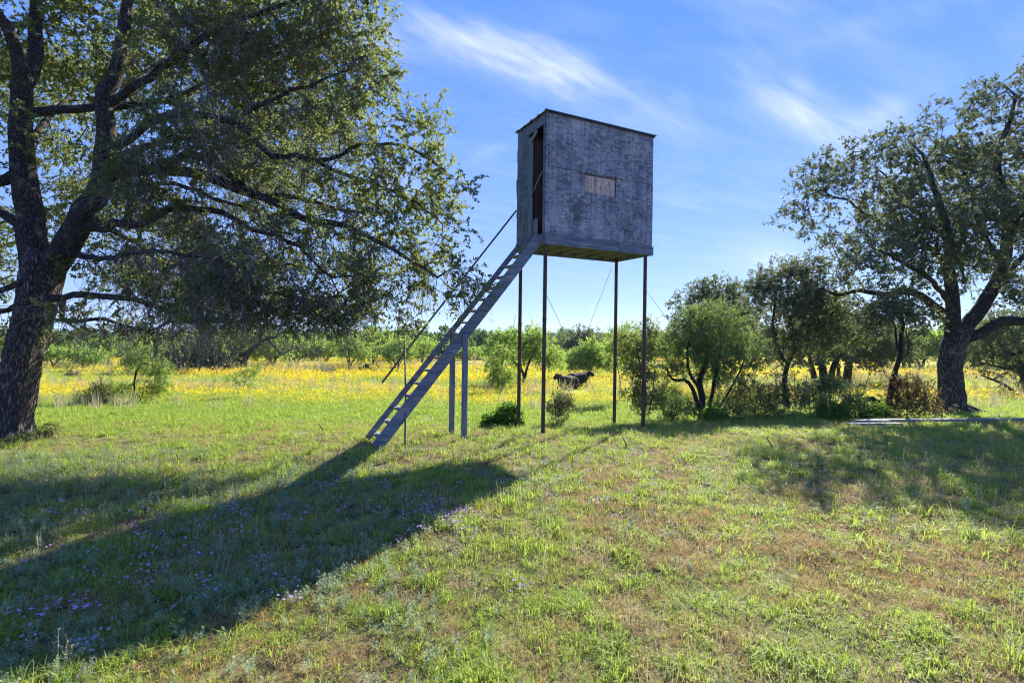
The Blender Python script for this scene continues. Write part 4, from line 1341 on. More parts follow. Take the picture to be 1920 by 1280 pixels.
def ground_cover():
    rng = GR
    gv = [blades(TR, 18, .075, .0055, .05, 1.6), blades(TR, 16, .065, .005, .06, 2.2), blades(TR, 20, .05, .005, .08, 1.9), blades(TR, 12, .09, .006, .035, 1.2), blades(TR, 16, .06, .006, .05, 2.6)]
    dv = [blades(TR, 16, .06, .0035, .06, 2.2), blades(TR, 14, .075, .003, .05, 1.7), blades(TR, 20, .05, .0035, .09, 2.9)]
    hv = [herb(TR, .12, 4, .026, 18), herb(TR, .08, 5, .024, 16), herb(TR, .15, 3, .028, 20)]
    sv = [stalk(TR, 4, .22), stalk(TR, 3, .17)]
    # near, middle and pasture rings of green grass
    P = []; S = []
    for d0, d1, den, sc in ((2.2, 4.2, 640, .74), (4.2, 7, 400, 1.0), (7, 11, 210, 1.15), (11, 18, 95, 1.5), (18, 30, 30, 2.0), (30, 60, 9, 2.7)):
        x, y = wedge(rng, d0, d1, den)
        if y.max() < 18.1:
            dr = dryness(x, y)
            keep = np.clip((fbm(x * 4.5 + 11, y * 4.5 + 4, 2) - .28) * 3.6, .15, 1) * np.clip(1.2 - dr * 1.25, .07, 1) * (1 - .9 * bare_spots(x, y))
            x, y = drop(x, y, keep)
        else:
            x, y = drop(x, y, herd(x, y))
        big = np.clip((fbm(x * 5.1 + 40, y * 5.1, 2) - .5) * 2.2, -.3, .45)
        P.append(P3(x, y)); S.append(sc * .92 * (1 + big))
    near = [i for i in range(4)]
    scatter('short_grass', gv, None, np.concatenate([P[i] for i in range(3)]), np.concatenate([S[i] for i in range(3)]), MAT['grass'], .15, 1)
    scatter('pasture_grass', gv, None, np.concatenate(P[3:]), np.concatenate(S[3:]), MAT['grass_far'], .12, 2)
    # dry grass and litter
    P = []; S = []
    for d0, d1, den, sc in ((2.2, 4.2, 760, .72), (4.2, 7, 480, .9), (7, 12, 190, 1.15)):
        x, y = wedge(rng, d0, d1, den)
        x, y = drop(x, y, np.clip(dryness(x, y) * 1.25 - .12, .05, 1) * (1 - .5 * bare_spots(x, y)))
        P.append(P3(x, y)); S.append(np.full(len(x), sc))
    scatter('dry_grass', dv, None, np.concatenate(P), np.concatenate(S), MAT['dry_grass'], .25, 3)
    # fallen oak leaves and crumbs of dead matter lying on the soil
    lv = []
    for k in range(3):
        b = Buf()
        for j in range(16):
            c = np.array([TR.normal(0, .06), TR.normal(0, .06), .004 + .008 * TR.random()])
            a = TR.uniform(0, 6.28); L_ = TR.uniform(.010, .026); w_ = L_ * TR.uniform(.25, .5)
            d = np.array([math.cos(a), math.sin(a), TR.normal(0, .35)]); e = np.array([-math.sin(a), math.cos(a), TR.normal(0, .3)])
            b.add([c - d * L_ / 2, c + e * w_ / 2 + [0, 0, .004], c + d * L_ / 2, c - e * w_ / 2 + [0, 0, .004]], [[0, 1, 2, 3]])
        lv.append(b)
    P = []
    for d0, d1, den in ((2.2, 4.5, 170), (4.5, 8, 90)):
        x, y = wedge(rng, d0, d1, den)
        x, y = drop(x, y, np.clip((fbm(x * 1.9 + 3, y * 1.9 + 61, 2) - .3) * 3, .1, 1))
        P.append(P3(x, y))
    P = np.concatenate(P)
    scatter('leaf_litter', lv, None, P, np.full(len(P), 1.0), MAT['litter'], .1, 14)
    # grey green herbs, thickest in the near left
    P = []; S = []
    for d0, d1, den, sc in ((2.2, 4.5, 230, .8), (4.5, 8, 110, 1.0)):
        x, y = wedge(rng, d0, d1, den)
        left = np.clip((-x - .15 * y + .6) / 1.6, 0, 1)
        k = left * np.clip((fbm(x * 1.1 + 9, y * 1.1, 2) - .25) * 2.4, 0, 1) + .14 * np.clip((fbm(x * .8 + 30, y * .8, 2) - .5) * 5, 0, 1)
        x, y = drop(x, y, k)
        P.append(P3(x, y)); S.append(np.full(len(x), sc))
    scatter('grey_herbs', hv, None, np.concatenate(P), np.concatenate(S), MAT['herb'], .15, 4)
    # seed stalks
    x, y = wedge(rng, 2.2, 9, 26)
    k = np.clip((fbm(x * .9 + 70, y * .9, 2) - .42) * 4, 0, 1)
    x, y = drop(x, y, k)
    scatter('seed_stalks', sv, None, P3(x, y), np.full(len(x), .8), MAT['straw'], .15, 5)
    # purple flowers in loose drifts
    pv = [flowers(TR, 4, .09, .011, .04), flowers(TR, 6, .07, .010, .05), flowers(TR, 2, .11, .012, .02)]
    cs = []
    for px, D, n, sp in ((860, 4.75, 40, .32), (820, 5.0, 24, .22), (740, 5.3, 30, .3), (520, 5.3, 24, .35), (300, 4.8, 20, .5), (450, 3.6, 16, .35), (200, 3.6, 16, .35), (600, 5.8, 18, .5), (940, 5.9, 10, .4), (350, 4.5, 12, .25), (400, 3.9, 8, .2), (110, 4.6, 10, .4),
                         (60, 3.9, 8, .4), (110, 3.3, 9, .2), (300, 3.85, 8, .2), (160, 2.9, 6, .1), (570, 3.5, 3, .08), (975, 3.65, 4, .06), (1130, 5.5, 5, .15), (1190, 6.4, 8, .3),
                         (1040, 7, 8, .5), (640, 6.1, 8, .4), (200, 5.1, 10, .5), (1000, 6.6, 8, .6), (30, 3.2, 6, .3)):
        cx = (px - 960) * D / FPX
        q = rng.normal(0, sp, (n, 2)) * np.array([1, .8])
        cs.append(np.stack([cx + q[:, 0], D + q[:, 1]], -1))
    c = np.concatenate(cs); c = c[c[:, 1] > 2.2]
    scatter('purple_flowers', pv, None, P3(c[:, 0], c[:, 1]), np.full(len(c), 1.0), MAT['purple'], .2, 6)
    cs = []
    for px, D, n, sp in ((1190, 7.0, 50, .45), (1060, 7.2, 40, .7), (1080, 6.0, 40, .6), (1290, 6.6, 34, .8), (1010, 8.0, 24, .6), (1150, 5.2, 24, .5), (1000, 6.3, 20, .3), (1400, 6, 16, .8), (860, 7.4, 14, .5), (700, 7.4, 10, .5)):
        cx = (px - 960) * D / FPX
        q = rng.normal(0, sp, (n, 2))
        cs.append(np.stack([cx + q[:, 0], D + q[:, 1]], -1))
    c = np.concatenate(cs)
    scatter('pale_pink_flowers', pv, None, P3(c[:, 0], c[:, 1]), np.full(len(c), .9), MAT['pink'], .2, 7)
    # yellow flowers of the pasture
    yv = [flowers(TR, 9, .26, .026, .22, 5), flowers(TR, 13, .22, .024, .26, 5), flowers(TR, 6, .30, .026, .18, 5)]
    P = []; S = []
    for d0, d1, den, sc in ((12.5, 20, 16, .95), (20, 32, 16, 1.25), (32, 60, 7, 1.9), (60, 95, 1.2, 2.8)):
        x, y = wedge(rng, d0, d1, den, 1.08)
        band = fbm(x * .05 + 3, y * .17 + 8, 3)
        k = np.clip((band - .39) * 4.5, 0.05, 1) * np.clip(.25 + (fbm(x * .22, y * .5 + 2, 3) - .38) * 5, .04, 1)
        # the pasture flowers begin farther off at the left than at the right
        start = np.interp(x / y, [-1, -.55, -.2, .1, .8, 1.0], [18.5, 18, 16, 13.5, 17, 17])
        start = start + (fbm(x * .25, y * .3, 2) - .5) * 5
        k = k * np.clip((y - start) / 5.0, 0, 1) ** 1.5 + .35 * np.exp(-((y - start - 5) / 3.0) ** 2)
        k = k * (1 - np.exp(-(((x - 3.2) / 1.3) ** 2 + ((y - 27.3) / 3.6) ** 4)))
        x, y = drop(x, y, np.clip(k, 0, 1))
        P.append(P3(x, y)); S.append(np.full(len(x), sc))
    scatter('yellow_flowers', yv, None, np.concatenate(P), np.concatenate(S), MAT['yellow'], .1, 8)
    # pale seed heads drifting through the pasture
    x, y = wedge(rng, 16, 60, 2.0)
    k = np.clip((fbm(x * .045 + 33, y * .2 + 4, 3) - .5) * 7, 0, 1)
    x, y = drop(x, y, k * herd(x, y))
    scatter('pale_seed_grass', [stalk(TR, 14, .3), blades(TR, 16, .28, .008, .1, .5)], None, P3(x, y), 1.0 + y / 25, MAT['straw'], .1, 9)


ground_cover()


def far_forest():
    """the wood behind the pasture, which reads as one mass"""
    rng = np.random.default_rng(77)
    vs = []
    for k in range(4):
        b = Buf()
        B = [(np.array([rng.uniform(-1.8, 1.8), rng.uniform(-1.8, 1.8), rng.uniform(1.2, 3.0)]), (1.3, 1.3, 1.0)) for _ in range(7)]
        tips = blob_tips(rng, B, 70, .8)
        twigs_and_leaves(rng, tips, unit(tips - np.array([0, 0, 1.5])), b, b, 3, .7, 1.0, .2, 6, .55, .6, .01, twigmesh=False)
        vs.append(b)
    P = []; S = []
    for d0, d1, den, sc in ((86, 130, .035, 1.0), (130, 220, .022, 1.2), (220, 420, .009, 1.7), (420, 1000, .002, 2.8)):
        x, y = wedge(rng, d0, d1, den, 1.15)
        x, y = drop(x, y, np.clip((fbm(x * .02, y * .02 + 7, 2) - .30) * 6, .12, 1))
        P.append(P3(x, y)); S.append(np.full(len(x), sc))
    scatter('far_woodland', vs, None, np.concatenate(P), np.concatenate(S), MAT['far_leaf'], .03, 10, zs=.95)


far_forest()


# ------------------------------------------------------------------ the hunting stand
def wood_mat(name, base, light, fleck=(.30, .24, .18), grain_axis=0, wear=.5):
    m, nt, p, out = new_mat(name)
    tc = nd(nt, 'ShaderNodeTexCoord')
    oi = nd(nt, 'ShaderNodeObjectInfo')
    sc = [15, 15, 15]; sc[grain_axis] = 1.0
    add = nd(nt, 'ShaderNodeVectorMath', operation='ADD')
    nt.links.new(tc.outputs['Object'], add.inputs[0]); nt.links.new(oi.outputs['Random'], add.inputs[1])
    v = mapping(nt, add.outputs[0], tuple(sc))
    n = noise(nt, v, 2.0, 6, .65, .3)
    c = ramp(nt, n, [(.3, base), (.7, light)])
    w = ramp(nt, noise(nt, mapping(nt, add.outputs[0], tuple(s * .25 + .8 for s in sc)), 2.2, 6, .7), [(.5, (0, 0, 0)), (.68, (1, 1, 1))])
    c = mixc(nt, mth(nt, 'MULTIPLY', w, wear), c, fleck)
    nt.links.new(c, p.inputs['Base Color'])
    p.inputs['Roughness'].default_value = .85
    p.inputs['Specular IOR Level'].default_value = .25
    bump(nt, p, n, .6, .004)
    return m


def osb_mat(name, dark, mid, light, raw, wear=.35):
    """painted strand board: pressed flakes lying every way, paint worn off some"""
    m, nt, p, out = new_mat(name)
    tc = nd(nt, 'ShaderNodeTexCoord')
    O = tc.outputs['Object']
    hs = []
    cols = []
    for rot, sc in (((0, .35, 0), (13, 13, 34)), ((0, -.9, .2), (15, 15, 30)), ((0, 1.2, 0), (12, 12, 30))):
        d = nd(nt, 'ShaderNodeVectorMath', operation='ADD')
        nt.links.new(O, d.inputs[0])
        sn = nd(nt, 'ShaderNodeTexNoise'); sn.inputs['Scale'].default_value = 5
        nt.links.new(O, sn.inputs['Vector'])
        ml = nd(nt, 'ShaderNodeVectorMath', operation='SCALE'); ml.inputs['Scale'].default_value = .06
        nt.links.new(sn.outputs['Color'], ml.inputs[0]); nt.links.new(ml.outputs[0], d.inputs[1])
        v = mapping(nt, d.outputs[0], sc, rot)
        vo = nd(nt, 'ShaderNodeTexVoronoi'); vo.inputs['Scale'].default_value = 1.0
        nt.links.new(v, vo.inputs['Vector'])
        s = nd(nt, 'ShaderNodeSeparateColor'); nt.links.new(vo.outputs['Color'], s.inputs[0])
        cols.append(s.outputs)
    a = mth(nt, 'ADD', mth(nt, 'MULTIPLY', cols[0][0], .4), mth(nt, 'ADD', mth(nt, 'MULTIPLY', cols[1][1], .35), mth(nt, 'MULTIPLY', cols[2][2], .25)))
    big = noise(nt, O, 2.2, 4, .6)
    a2 = mth(nt, 'ADD', mth(nt, 'ADD', .15, mth(nt, 'MULTIPLY', a, .7)), mth(nt, 'MULTIPLY', mth(nt, 'SUBTRACT', big, .5), 1.5))
    c = ramp(nt, a2, [(.22, dark), (.5, mid), (.8, light)])
    flake = ramp(nt, mth(nt, 'MULTIPLY', cols[1][0], cols[2][0]), [(.60, (0, 0, 0)), (.74, (1, 1, 1))])
    worn = ramp(nt, noise(nt, O, 3.5, 4, .6), [(.42, (.15, .15, .15)), (.62, (1, 1, 1))])
    c = mixc(nt, mth(nt, 'MULTIPLY', mth(nt, 'MULTIPLY', flake, worn), wear * 2), c, raw)
    run = ramp(nt, noise(nt, mapping(nt, O, (14, 14, .9)), 1.0, 4, .65), [(.35, (.62, .60, .60)), (.55, (1, 1, 1)), (.75, (1.15, 1.1, 1.02))])
    c = mixc(nt, 1.0, c, run, 'MULTIPLY')
    nt.links.new(c, p.inputs['Base Color'])
    p.inputs['Roughness'].default_value = .85
    p.inputs['Specular IOR Level'].default_value = .2
    bump(nt, p, a, .5, .004)
    return m


MAT['osb'] = osb_mat('painted_strand_board', (.12, .135, .16), (.24, .262, .31), (.38, .385, .42), (.66, .47, .36), .6)
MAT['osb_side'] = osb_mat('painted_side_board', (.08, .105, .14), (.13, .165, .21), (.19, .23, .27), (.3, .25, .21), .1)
MAT['rawboard'] = osb_mat('raw_board', (.44, .30, .24), (.60, .43, .35), (.72, .55, .45), (.2, .14, .14), .25)
MAT['blue_wood'] = wood_mat('weathered_blue_wood', (.05, .065, .095), (.22, .255, .31), (.42, .35, .30), 0, .6)
MAT['blue_wood_v'] = wood_mat('weathered_blue_post', (.07, .09, .125), (.20, .24, .30), (.38, .33, .30), 2, .45)
MAT['bare_wood'] = wood_mat('bare_joist_wood', (.15, .14, .14), (.30, .28, .28), (.42, .38, .36), 1, .3)
MAT['tread_wood'] = wood_mat('grey_tread_wood', (.11, .115, .12), (.28, .28, .28), (.42, .39, .36), 1, .4)
MAT['dark_wood'] = wood_mat('dark_interior_board', (.05, .030, .026), (.12, .07, .06), (.16, .09, .07), 2, .3)


def metal_mat(name, c0, c1, rough=.6, metallic=.4):
    m, nt, p, out = new_mat(name)
    tc = nd(nt, 'ShaderNodeTexCoord')
    c = ramp(nt, noise(nt, mapping(nt, tc.outputs['Object'], (9, 9, 2)), 2.5, 5, .65), [(.35, c0), (.65, c1)])
    nt.links.new(c, p.inputs['Base Color'])
    p.inputs['Roughness'].default_value = rough
    p.inputs['Metallic'].default_value = metallic
    return m


MAT['rust'] = metal_mat('rusty_pipe', (.045, .028, .025), (.13, .075, .06), .75, .3)
MAT['roof'] = metal_mat('roof_metal', (.07, .07, .08), (.13, .12, .12), .8, .2)
MAT['wire'] = metal_mat('wire', (.22, .2, .18), (.4, .37, .34), .5, .8)
MAT['rail'] = metal_mat('rail_pipe', (.06, .06, .07), (.16, .15, .16), .5, .5)


def box(b, x0, x1, y0, y1, z0, z1):
    V = [(x, y, z) for x in (x0, x1) for y in (y0, y1) for z in (z0, z1)]
    b.add(V, [(0, 1, 3, 2), (4, 6, 7, 5), (0, 4, 5, 1), (2, 3, 7, 6), (0, 2, 6, 4), (1, 5, 7, 3)])


def beam(b, p0, p1, w, h, side):
    """rectangular board from p0 to p1; w along 'side', h across both"""
    p0 = np.asarray(p0, float); p1 = np.asarray(p1, float)
    t = unit(p1 - p0); s = unit(np.asarray(side, float)); s = unit(s - t * np.dot(s, t)); u = np.cross(t, s)
    V = []
    for p in (p0, p1):
        for a in (-.5, .5):
            for c in (-.5, .5):
                V.append(p + s * w * a + u * h * c)
    b.add(V, [(0, 2, 3, 1), (4, 5, 7, 6), (0, 1, 5, 4), (2, 6, 7, 3), (0, 4, 6, 2), (1, 3, 7, 5)])


def part(name, b, mat, root, bevel=.004, label=None, smooth=False):
    me = b.mesh(name, smooth)
    o = link(name, me, MAT[mat], root)
    if bevel:
        md = o.modifiers.new('bevel', 'BEVEL'); md.width = bevel; md.segments = 1; md.limit_method = 'ANGLE'
    if label:
        o['label'] = label
    return o


def hunting_blind():
    A = Vector((.556, 9.53, 0))
    ang = math.atan2(1.145, 2.264)
    W, DP = 2.54, 1.14
    zb, zf, zs, zt = 3.47, 3.68, 4.91, 5.90     # rim bottom, panel bottom, seam, top
    root = empty('hunting_blind', A, 'tall blue grey hunting blind cabin on four thin legs with a steep wooden stairway', 'hunting blind')
    root.rotation_euler = (0, rad(.75), ang)
    root.rotation_mode = 'XYZ'
    # lean of the whole stand, as in the photograph: about the view axis
    root.rotation_euler = (Matrix.Rotation(rad(.8), 4, 'Y') @ Matrix.Rotation(ang, 4, 'Z')).to_euler()
    T = .012
    wx0, wx1, wz0, wz1 = .857, 1.60, 4.55, 4.885

    def panel(x0, x1, y0, y1, z0, z1, mat='osb', name='wall_panel', parent=root, label=None, bev=.003):
        b = Buf(); box(b, x0, x1, y0, y1, z0, z1)
        return part(name, b, mat, parent, bev, label)
    # front: two sheets, the lower one cut round the shooting window
    up = panel(0, W, 0, T, zs + .009, zt, label='upper front sheet')
    up.name = 'front_panel'
    b = Buf()
    box(b, 0, wx0, 0, T, zf, zs - .003); box(b, wx1, W, 0, T, zf, zs - .003)
    box(b, wx0, wx1, 0, T, zf, wz0)
    box(b, wx0, wx1, 0, T, wz1, zs - .003)
    part('front_panel', b, 'osb', root, 0)
    b = Buf(); box(b, wx0 + .004, wx1 - .02, .004, .016, wz0 + .004, wz1 - .004)
    wc = part('window_flap', b, 'rawboard', root, .002, 'unpainted pinkish board closing the window slot')
    # ink scrawl on the board: arches drawn by hand
    bs = Buf()
    rs = random.Random(4)
    for k in range(7):
        x = wx0 + .12 + k * .078
        pts = []
        for j in range(7):
            s = j / 6
            pts.append((x + .035 * math.sin(s * math.pi * (1 if k % 2 else 2)) + s * .03, .002, wz0 + .06 + .20 * (math.sin(s * math.pi) if k % 2 else s)))
        tube_buf(bs, pts, [.0022] * 7, 4)
    me = bs.mesh('scrawl'); link('scrawl', me, MAT['dark_wood'], wc)
    b = Buf(); box(b, .01, W - .01, T + .002, T + .03, zs - .05, zs + .05); part('seam_batten', b, 'dark_wood', root, 0)
    b = Buf(); box(b, wx0 - .01, wx1 + .01, -.006, .008, wz1 - .008, wz1 + .012)
    part('window_lip', b, 'dark_wood', root, 0)
    # strip of dark rot right of the window
    # back wall, with a slot, and right wall
    b = Buf()
    box(b, T, W - T, DP - T, DP, zf, zt)
    part('back_panel', b, 'osb', root, .003)
    panel(W - T, W, T + .001, DP, zf, zt, name='side_panel')
    # left wall: board, door opening, narrow strip at the corner, head board
    panel(0, T, .68, DP + .01, zf - .01, zt - .005, 'osb_side', 'side_panel')
    b = Buf(); box(b, -.004, T, T + .001, .105, zf, zt - .005); part('corner_board', b, 'osb_side', root, .003)
    b = Buf(); box(b, 0, T, .106, .678, 5.70, zt - .005); part('head_board', b, 'osb_side', root, .002)
    b = Buf(); box(b, -.01, .03, .575, .665, zf, 5.62); part('door_jamb', b, 'blue_wood_v', root, .004)
    b = Buf(); beam(b, (-.012, .60, 5.52), (-.012, .34, 5.66), .03, .075, (1, 0, 0)); part('door_head', b, 'tread_wood', root, .003, 'pale slanting board over the doorway')
    b = Buf(); box(b, -.008, .012, .5, .574, zf + .0, 5.5); part('door_stop', b, 'blue_wood_v', root, .003)
    b = Buf(); box(b, .02, .035, .33, .575, zf, zf + .34); d = part('door', b, 'tread_wood', root, .003, 'pale broken lower corner of the door')
    # open door leaf swung inside
    b = Buf(); beam(b, (.06, .56, zf + .02), (.52, .50, zf + .02), .02, .001, (0, 0, 1))
    b = Buf(); box(b, .06, .60, .53, .555, zf + .02, 5.55); part('door', b, 'dark_wood', root, .003, 'open dark door leaf swung inwards')
    b = Buf(); beam(b, (-.03, .50, 4.48), (-.02, .10, 4.83), .012, .028, (1, 0, 0)); part('door_latch', b, 'tread_wood', root, .003, 'slanting stick across the doorway')
    # peeled scraps along the rear edge
    for (z0, z1, w, m_) in ((4.72, 4.96, .035, 'dark_wood'), (4.60, 4.72, .022, 'tread_wood'), (4.18, 4.28, .02, 'tread_wood'), (5.3, 5.55, .014, 'osb_side')):
        b = Buf(); box(b, .002, .010, DP + .008, DP + .012 + w, z0, z1); part('edge_scrap', b, m_, root, 0)
    # corner studs
    for x, y in ((T + .001, T + .001), (W - T - .045, T + .001), (T + .001, DP - T - .045), (W - T - .045, DP - T - .045)):
        b = Buf(); box(b, x, x + .04, y, y + .04, zf, zt - .01); part('corner_stud', b, 'dark_wood', root, .003)
    # floor: deck, rim boards, joists
    b = Buf(); box(b, .002, W - .002, .002, DP - .002, zf - .022, zf - .002); part('floor_deck', b, 'bare_wood', root, .003)
    rims = [((-.006, W + .006), (-.042, -.004)), ((-.006, W + .006), (DP + .004, DP + .042))]
    b = Buf(); box(b, -.006, W * .655, -.036, .002, zb, zf - .024); part('rim_board', b, 'blue_wood', root, .004)
    b = Buf(); box(b, W * .655 + .004, W + .006, -.038, .0, zb - .004, zf - .030); part('rim_board', b, 'blue_wood', root, .004)
    b = Buf(); box(b, -.006, W + .006, DP - .002, DP + .036, zb, zf - .024); part('rim_board', b, 'blue_wood', root, .004)
    for x in (-.006, W - .032):
        b = Buf(); box(b, x, x + .038, .004, DP - .004, zb + .002, zf - .024); part('rim_board', b, 'blue_wood', root, .004)
    for k in range(1, 7):
        x = k * W / 7
        b = Buf(); box(b, x - .02, x + .02, .006, DP - .006, zb + .03, zf - .024); part('joist', b, 'bare_wood', root, .004)
    # roof sheet with raised ribs
    b = Buf()
    ys = np.linspace(-.05, DP + .06, 60)
    prof = np.array([.028 if min(abs(y - r) for r in (-.02, .26, .54, .82, 1.10)) < .018 else 0 for y in ys])
    V = []
    for x in (-.045, W + .05):
        for zz in (.0, -.006):
            for y, h in zip(ys, prof):
                V.append((x, y, zt + .01 + h + zz))
    n = len(ys); q = []
    for i in range(n - 1):
        q.append((i, i + 1, 2 * n + i + 1, 2 * n + i)); q.append((n + i, 3 * n + i, 3 * n + i + 1, n + i + 1))
        q.append((i, n + i, n + i + 1, i + 1)); q.append((2 * n + i, 2 * n + i + 1, 3 * n + i + 1, 3 * n + i))
    b.add(V, q)
    part('roof', b, 'roof', root, 0)
    b = Buf(); box(b, -.02, W + .02, -.02, .0, zt - .02, zt - .004); part('roof_batten', b, 'osb_side', root, .003)
    # legs stand on the uneven ground
    Mi = root.rotation_euler.to_matrix()

    def gl(x, y):
        """local height of the ground under a local point"""
        w = Mi @ Vector((x, y, 0)) + A
        return gz(w.x, w.y)
    for x, y in ((.04, .05), (W - .13, .05), (.07, DP - .06), (W - .06, DP - .06)):
        b = Buf(); g = gl(x, y)
        tube_buf(b, [(x, y, g - .1), (x, y, g + 1.6), (x, y, zf - .03)], [.038, .037, .036], 14)
        # pipe coupling
        tube_buf(b, [(x, y, g + 2.05), (x, y, g + 2.12)], [.0395, .0395], 14)
        part('leg', b, 'rust', root, 0, smooth=True)
    # stairway
    X1 = -2.95
    ytop = {0: .14, 1: .72}
    pts = {}
    for k in (0, 1):
        y = ytop[k]
        zlo = gl(X1, y) - .02
        p0 = np.array([X1 - .02, y, zlo]); p1 = np.array([-.03, y, 3.62])
        pts[k] = (p0, p1)
        hh = .19 if k == 0 else .095
        nrm = unit(np.cross(p1 - p0, [0, 1, 0])); nrm = nrm * (1 if nrm[2] > 0 else -1) * (0 if k == 0 else .045)
        b = Buf(); beam(b, p0 + nrm, p1 + nrm, .04, hh, (0, 1, 0)); part('stringer', b, 'blue_wood', root, .005)
    nt_ = 17
    for i in range(nt_):
        f = (i + .55) / nt_
        z = pts[0][0][2] + (3.60 - pts[0][0][2]) * f
        x = X1 + (-.03 - X1) * f
        jr = random.Random(i); dx, dz, dw = jr.uniform(-.012, .012), jr.uniform(-.008, .008), jr.uniform(-.006, .006)
        b = Buf(); beam(b, (x - .015 + dx, ytop[0] + .022, z + dw), (x - .015 - dx, ytop[1] - .022, z + dz), .032, .125, (0, 0, 1))
        part('tread', b, 'tread_wood', root, .004)
    for k, (y, x) in enumerate(((.095, -1.5), (.765, -1.48))):
        b = Buf(); box(b, x - .05, x + .05, y - .02, y + .02, gl(x, y) - .1, 1.80 if k == 0 else 1.92)
        part('stair_post', b, 'blue_wood_v', root, .005)
    b = Buf(); beam(b, (-1.55, .80, 1.83), (-1.42, .80, 1.83), .02, .06, (0, 1, 0))
    b = Buf(); tube_buf(b, [(-2.72, .95, .93), (-1.9, 1.0, 1.98), (-.95, 1.07, 3.16), (.0, 1.17, 4.33)], [.019] * 4, 8)
    part('handrail', b, 'rail', root, 0, smooth=True)
    g = gl(-2.5, .08)
    b = Buf(); tube_buf(b, [(-2.56, -.02, g - .1), (-2.50, .2, g + .8), (-2.34, .9, 1.68)], [.017, .015, .014], 7)
    part('handrail_stake', b, 'rail', root, 0, smooth=True)
    # guy wires, in world space turned into the stand's own
    inv = (Matrix.Translation(A) @ root.rotation_euler.to_matrix().to_4x4()).inverted()

    def wire(p0, p1):
        q0, q1 = inv @ p0, inv @ p1
        m = [np.array(q0.lerp(q1, s)) - np.array([0, 0, .04 * math.sin(math.pi * s)]) for s in (0, .25, .5, .75, 1)]
        b = Buf(); tube_buf(b, m, [.0045] * 5, 5); part('guy_wire', b, 'wire', root, 0)
    def gfoot(px, D):
        f = foot(px, D); return Vector((f.x, f.y, f.z))
    wire(at(1018, 540, 9.6), gfoot(1143, 12.6))
    wire(at(1146, 505, 11.6), gfoot(1034, 12.9))
    wire(at(1208, 540, 10.6), gfoot(1395, 13.5))
    wire(at(967, 590, 10.5), gfoot(925, 12.2))


hunting_blind()


# ------------------------------------------------------------------ cattle
def cow(px, D, yaw, head_side, label, head_up=.0, s=1.0, tail=False):
    """a black cow at rest: one continuous skin over a jointed frame"""
    f = foot(px, D)
    root = empty('cow', f, label, 'cow', 'black cattle in the pasture')
    m = MAT.get('hide')
    if not m:
        m, nt, p, out = new_mat('black_hide')
        g = nd(nt, 'ShaderNodeNewGeometry')
        nt.links.new(ramp(nt, noise(nt, g.outputs['Position'], 5, 4), [(.3, (.010, .008, .010)), (.7, (.028, .022, .022))]), p.inputs['Base Color'])
        p.inputs['Roughness'].default_value = .8
        p.inputs['Specular IOR Level'].default_value = .15
        MAT['hide'] = m
    # +x is towards the head; lying with legs folded under
    V = []; E = []; R = []

    def v(p, r, par=None):
        V.append(p); R.append(r)
        if par is not None:
            E.append((par, len(V) - 1))
        return len(V) - 1
    a = v((-.62, 0, .50), (.30, .30))          # pelvis
    b_ = v((-.25, 0, .50), (.36, .36), a)
    c = v((.15, 0, .50), (.37, .38), b_)
    d = v((.50, 0, .56), (.30, .34), c)        # shoulder
    n1 = v((.72, 0, .74), (.17, .22), d)
    n2 = v((.90, 0, .92 + head_up), (.13, .16), n1)
    h1 = v((1.00, 0, 1.02 + head_up), (.15, .15), n2)
    h2 = v((1.18, 0, .93 + head_up), (.11, .12), h1)
    v((1.36, 0, .82 + head_up), (.09, .095), h2)
    t = v((-.90, 0, .56), (.10, .10), a)
    if tail:
        t1 = v((-1.02, 0, .42), (.03, .03), t); t2 = v((-1.12, .02, .24), (.025, .025), t1); v((-1.06, .04, .08), (.04, .04), t2)
    for y in (-1, 1):
        k1 = v((-.40, y * .30, .28), (.17, .17), a); k2 = v((-.10, y * .42, .14), (.10, .10), k1); k3 = v((-.42, y * .46, .07), (.06, .06), k2); v((-.62, y * .46, .05), (.05, .05), k3)
        f1 = v((.48, y * .24, .30), (.13, .13), d); f2 = v((.68, y * .28, .12), (.085, .085), f1); f3 = v((.44, y * .30, .06), (.055, .055), f2); v((.32, y * .30, .05), (.045, .045), f3)
    me = bpy.data.meshes.new('body')
    me.from_pydata([Vector(p) * s for p in V], E, [])
    o = link('body', me, m, root)
    md = o.modifiers.new('skin', 'SKIN')
    sk = me.skin_vertices[0].data
    for i, r in enumerate(R):
        sk[i].radius = (r[0] * s * 1.2, r[1] * s * 1.2)
    sk[0].use_root = True
    md.use_smooth_shade = True
    sb = o.modifiers.new('sub', 'SUBSURF'); sb.levels = 1; sb.render_levels = 2
    for y in (-1, 1):
        b = Buf()
        c0 = np.array((.96, y * .10, 1.08 + head_up)) * s; tip = np.array((.93, y * .33, 1.10 + head_up)) * s
        mid = (c0 + tip) / 2; w = np.array((.035, 0, -.075)) * s; th = np.array((.02, 0, .012)) * s
        b.add([c0, mid + w, tip, mid - w * .6, mid + th * 1.2, mid - th], [], [(0, 1, 4), (1, 2, 4), (2, 3, 4), (3, 0, 4), (1, 0, 5), (2, 1, 5), (3, 2, 5), (0, 3, 5)])
        link('ear', b.mesh('ear', True), m, root)
        b = Buf()
        tube_buf(b, np.array([(1.0, y * .06, 1.10 + head_up), (1.0, y * .11, 1.17 + head_up), (1.02, y * .12, 1.24 + head_up)]) * s, [.022 * s, .015 * s, .004 * s], 6)
        link('horn', b.mesh('horn', True), m, root)
    root.rotation_euler = (0, 0, yaw)
    return root


cow(1066, 29.5, rad(222), 1, 'black cow lying in the flowers facing left, front one of the two', -.06, .90)
cow(1079, 31, rad(28), 1, 'larger black cow behind, its head turned to the right', -.14, 1.0, True)


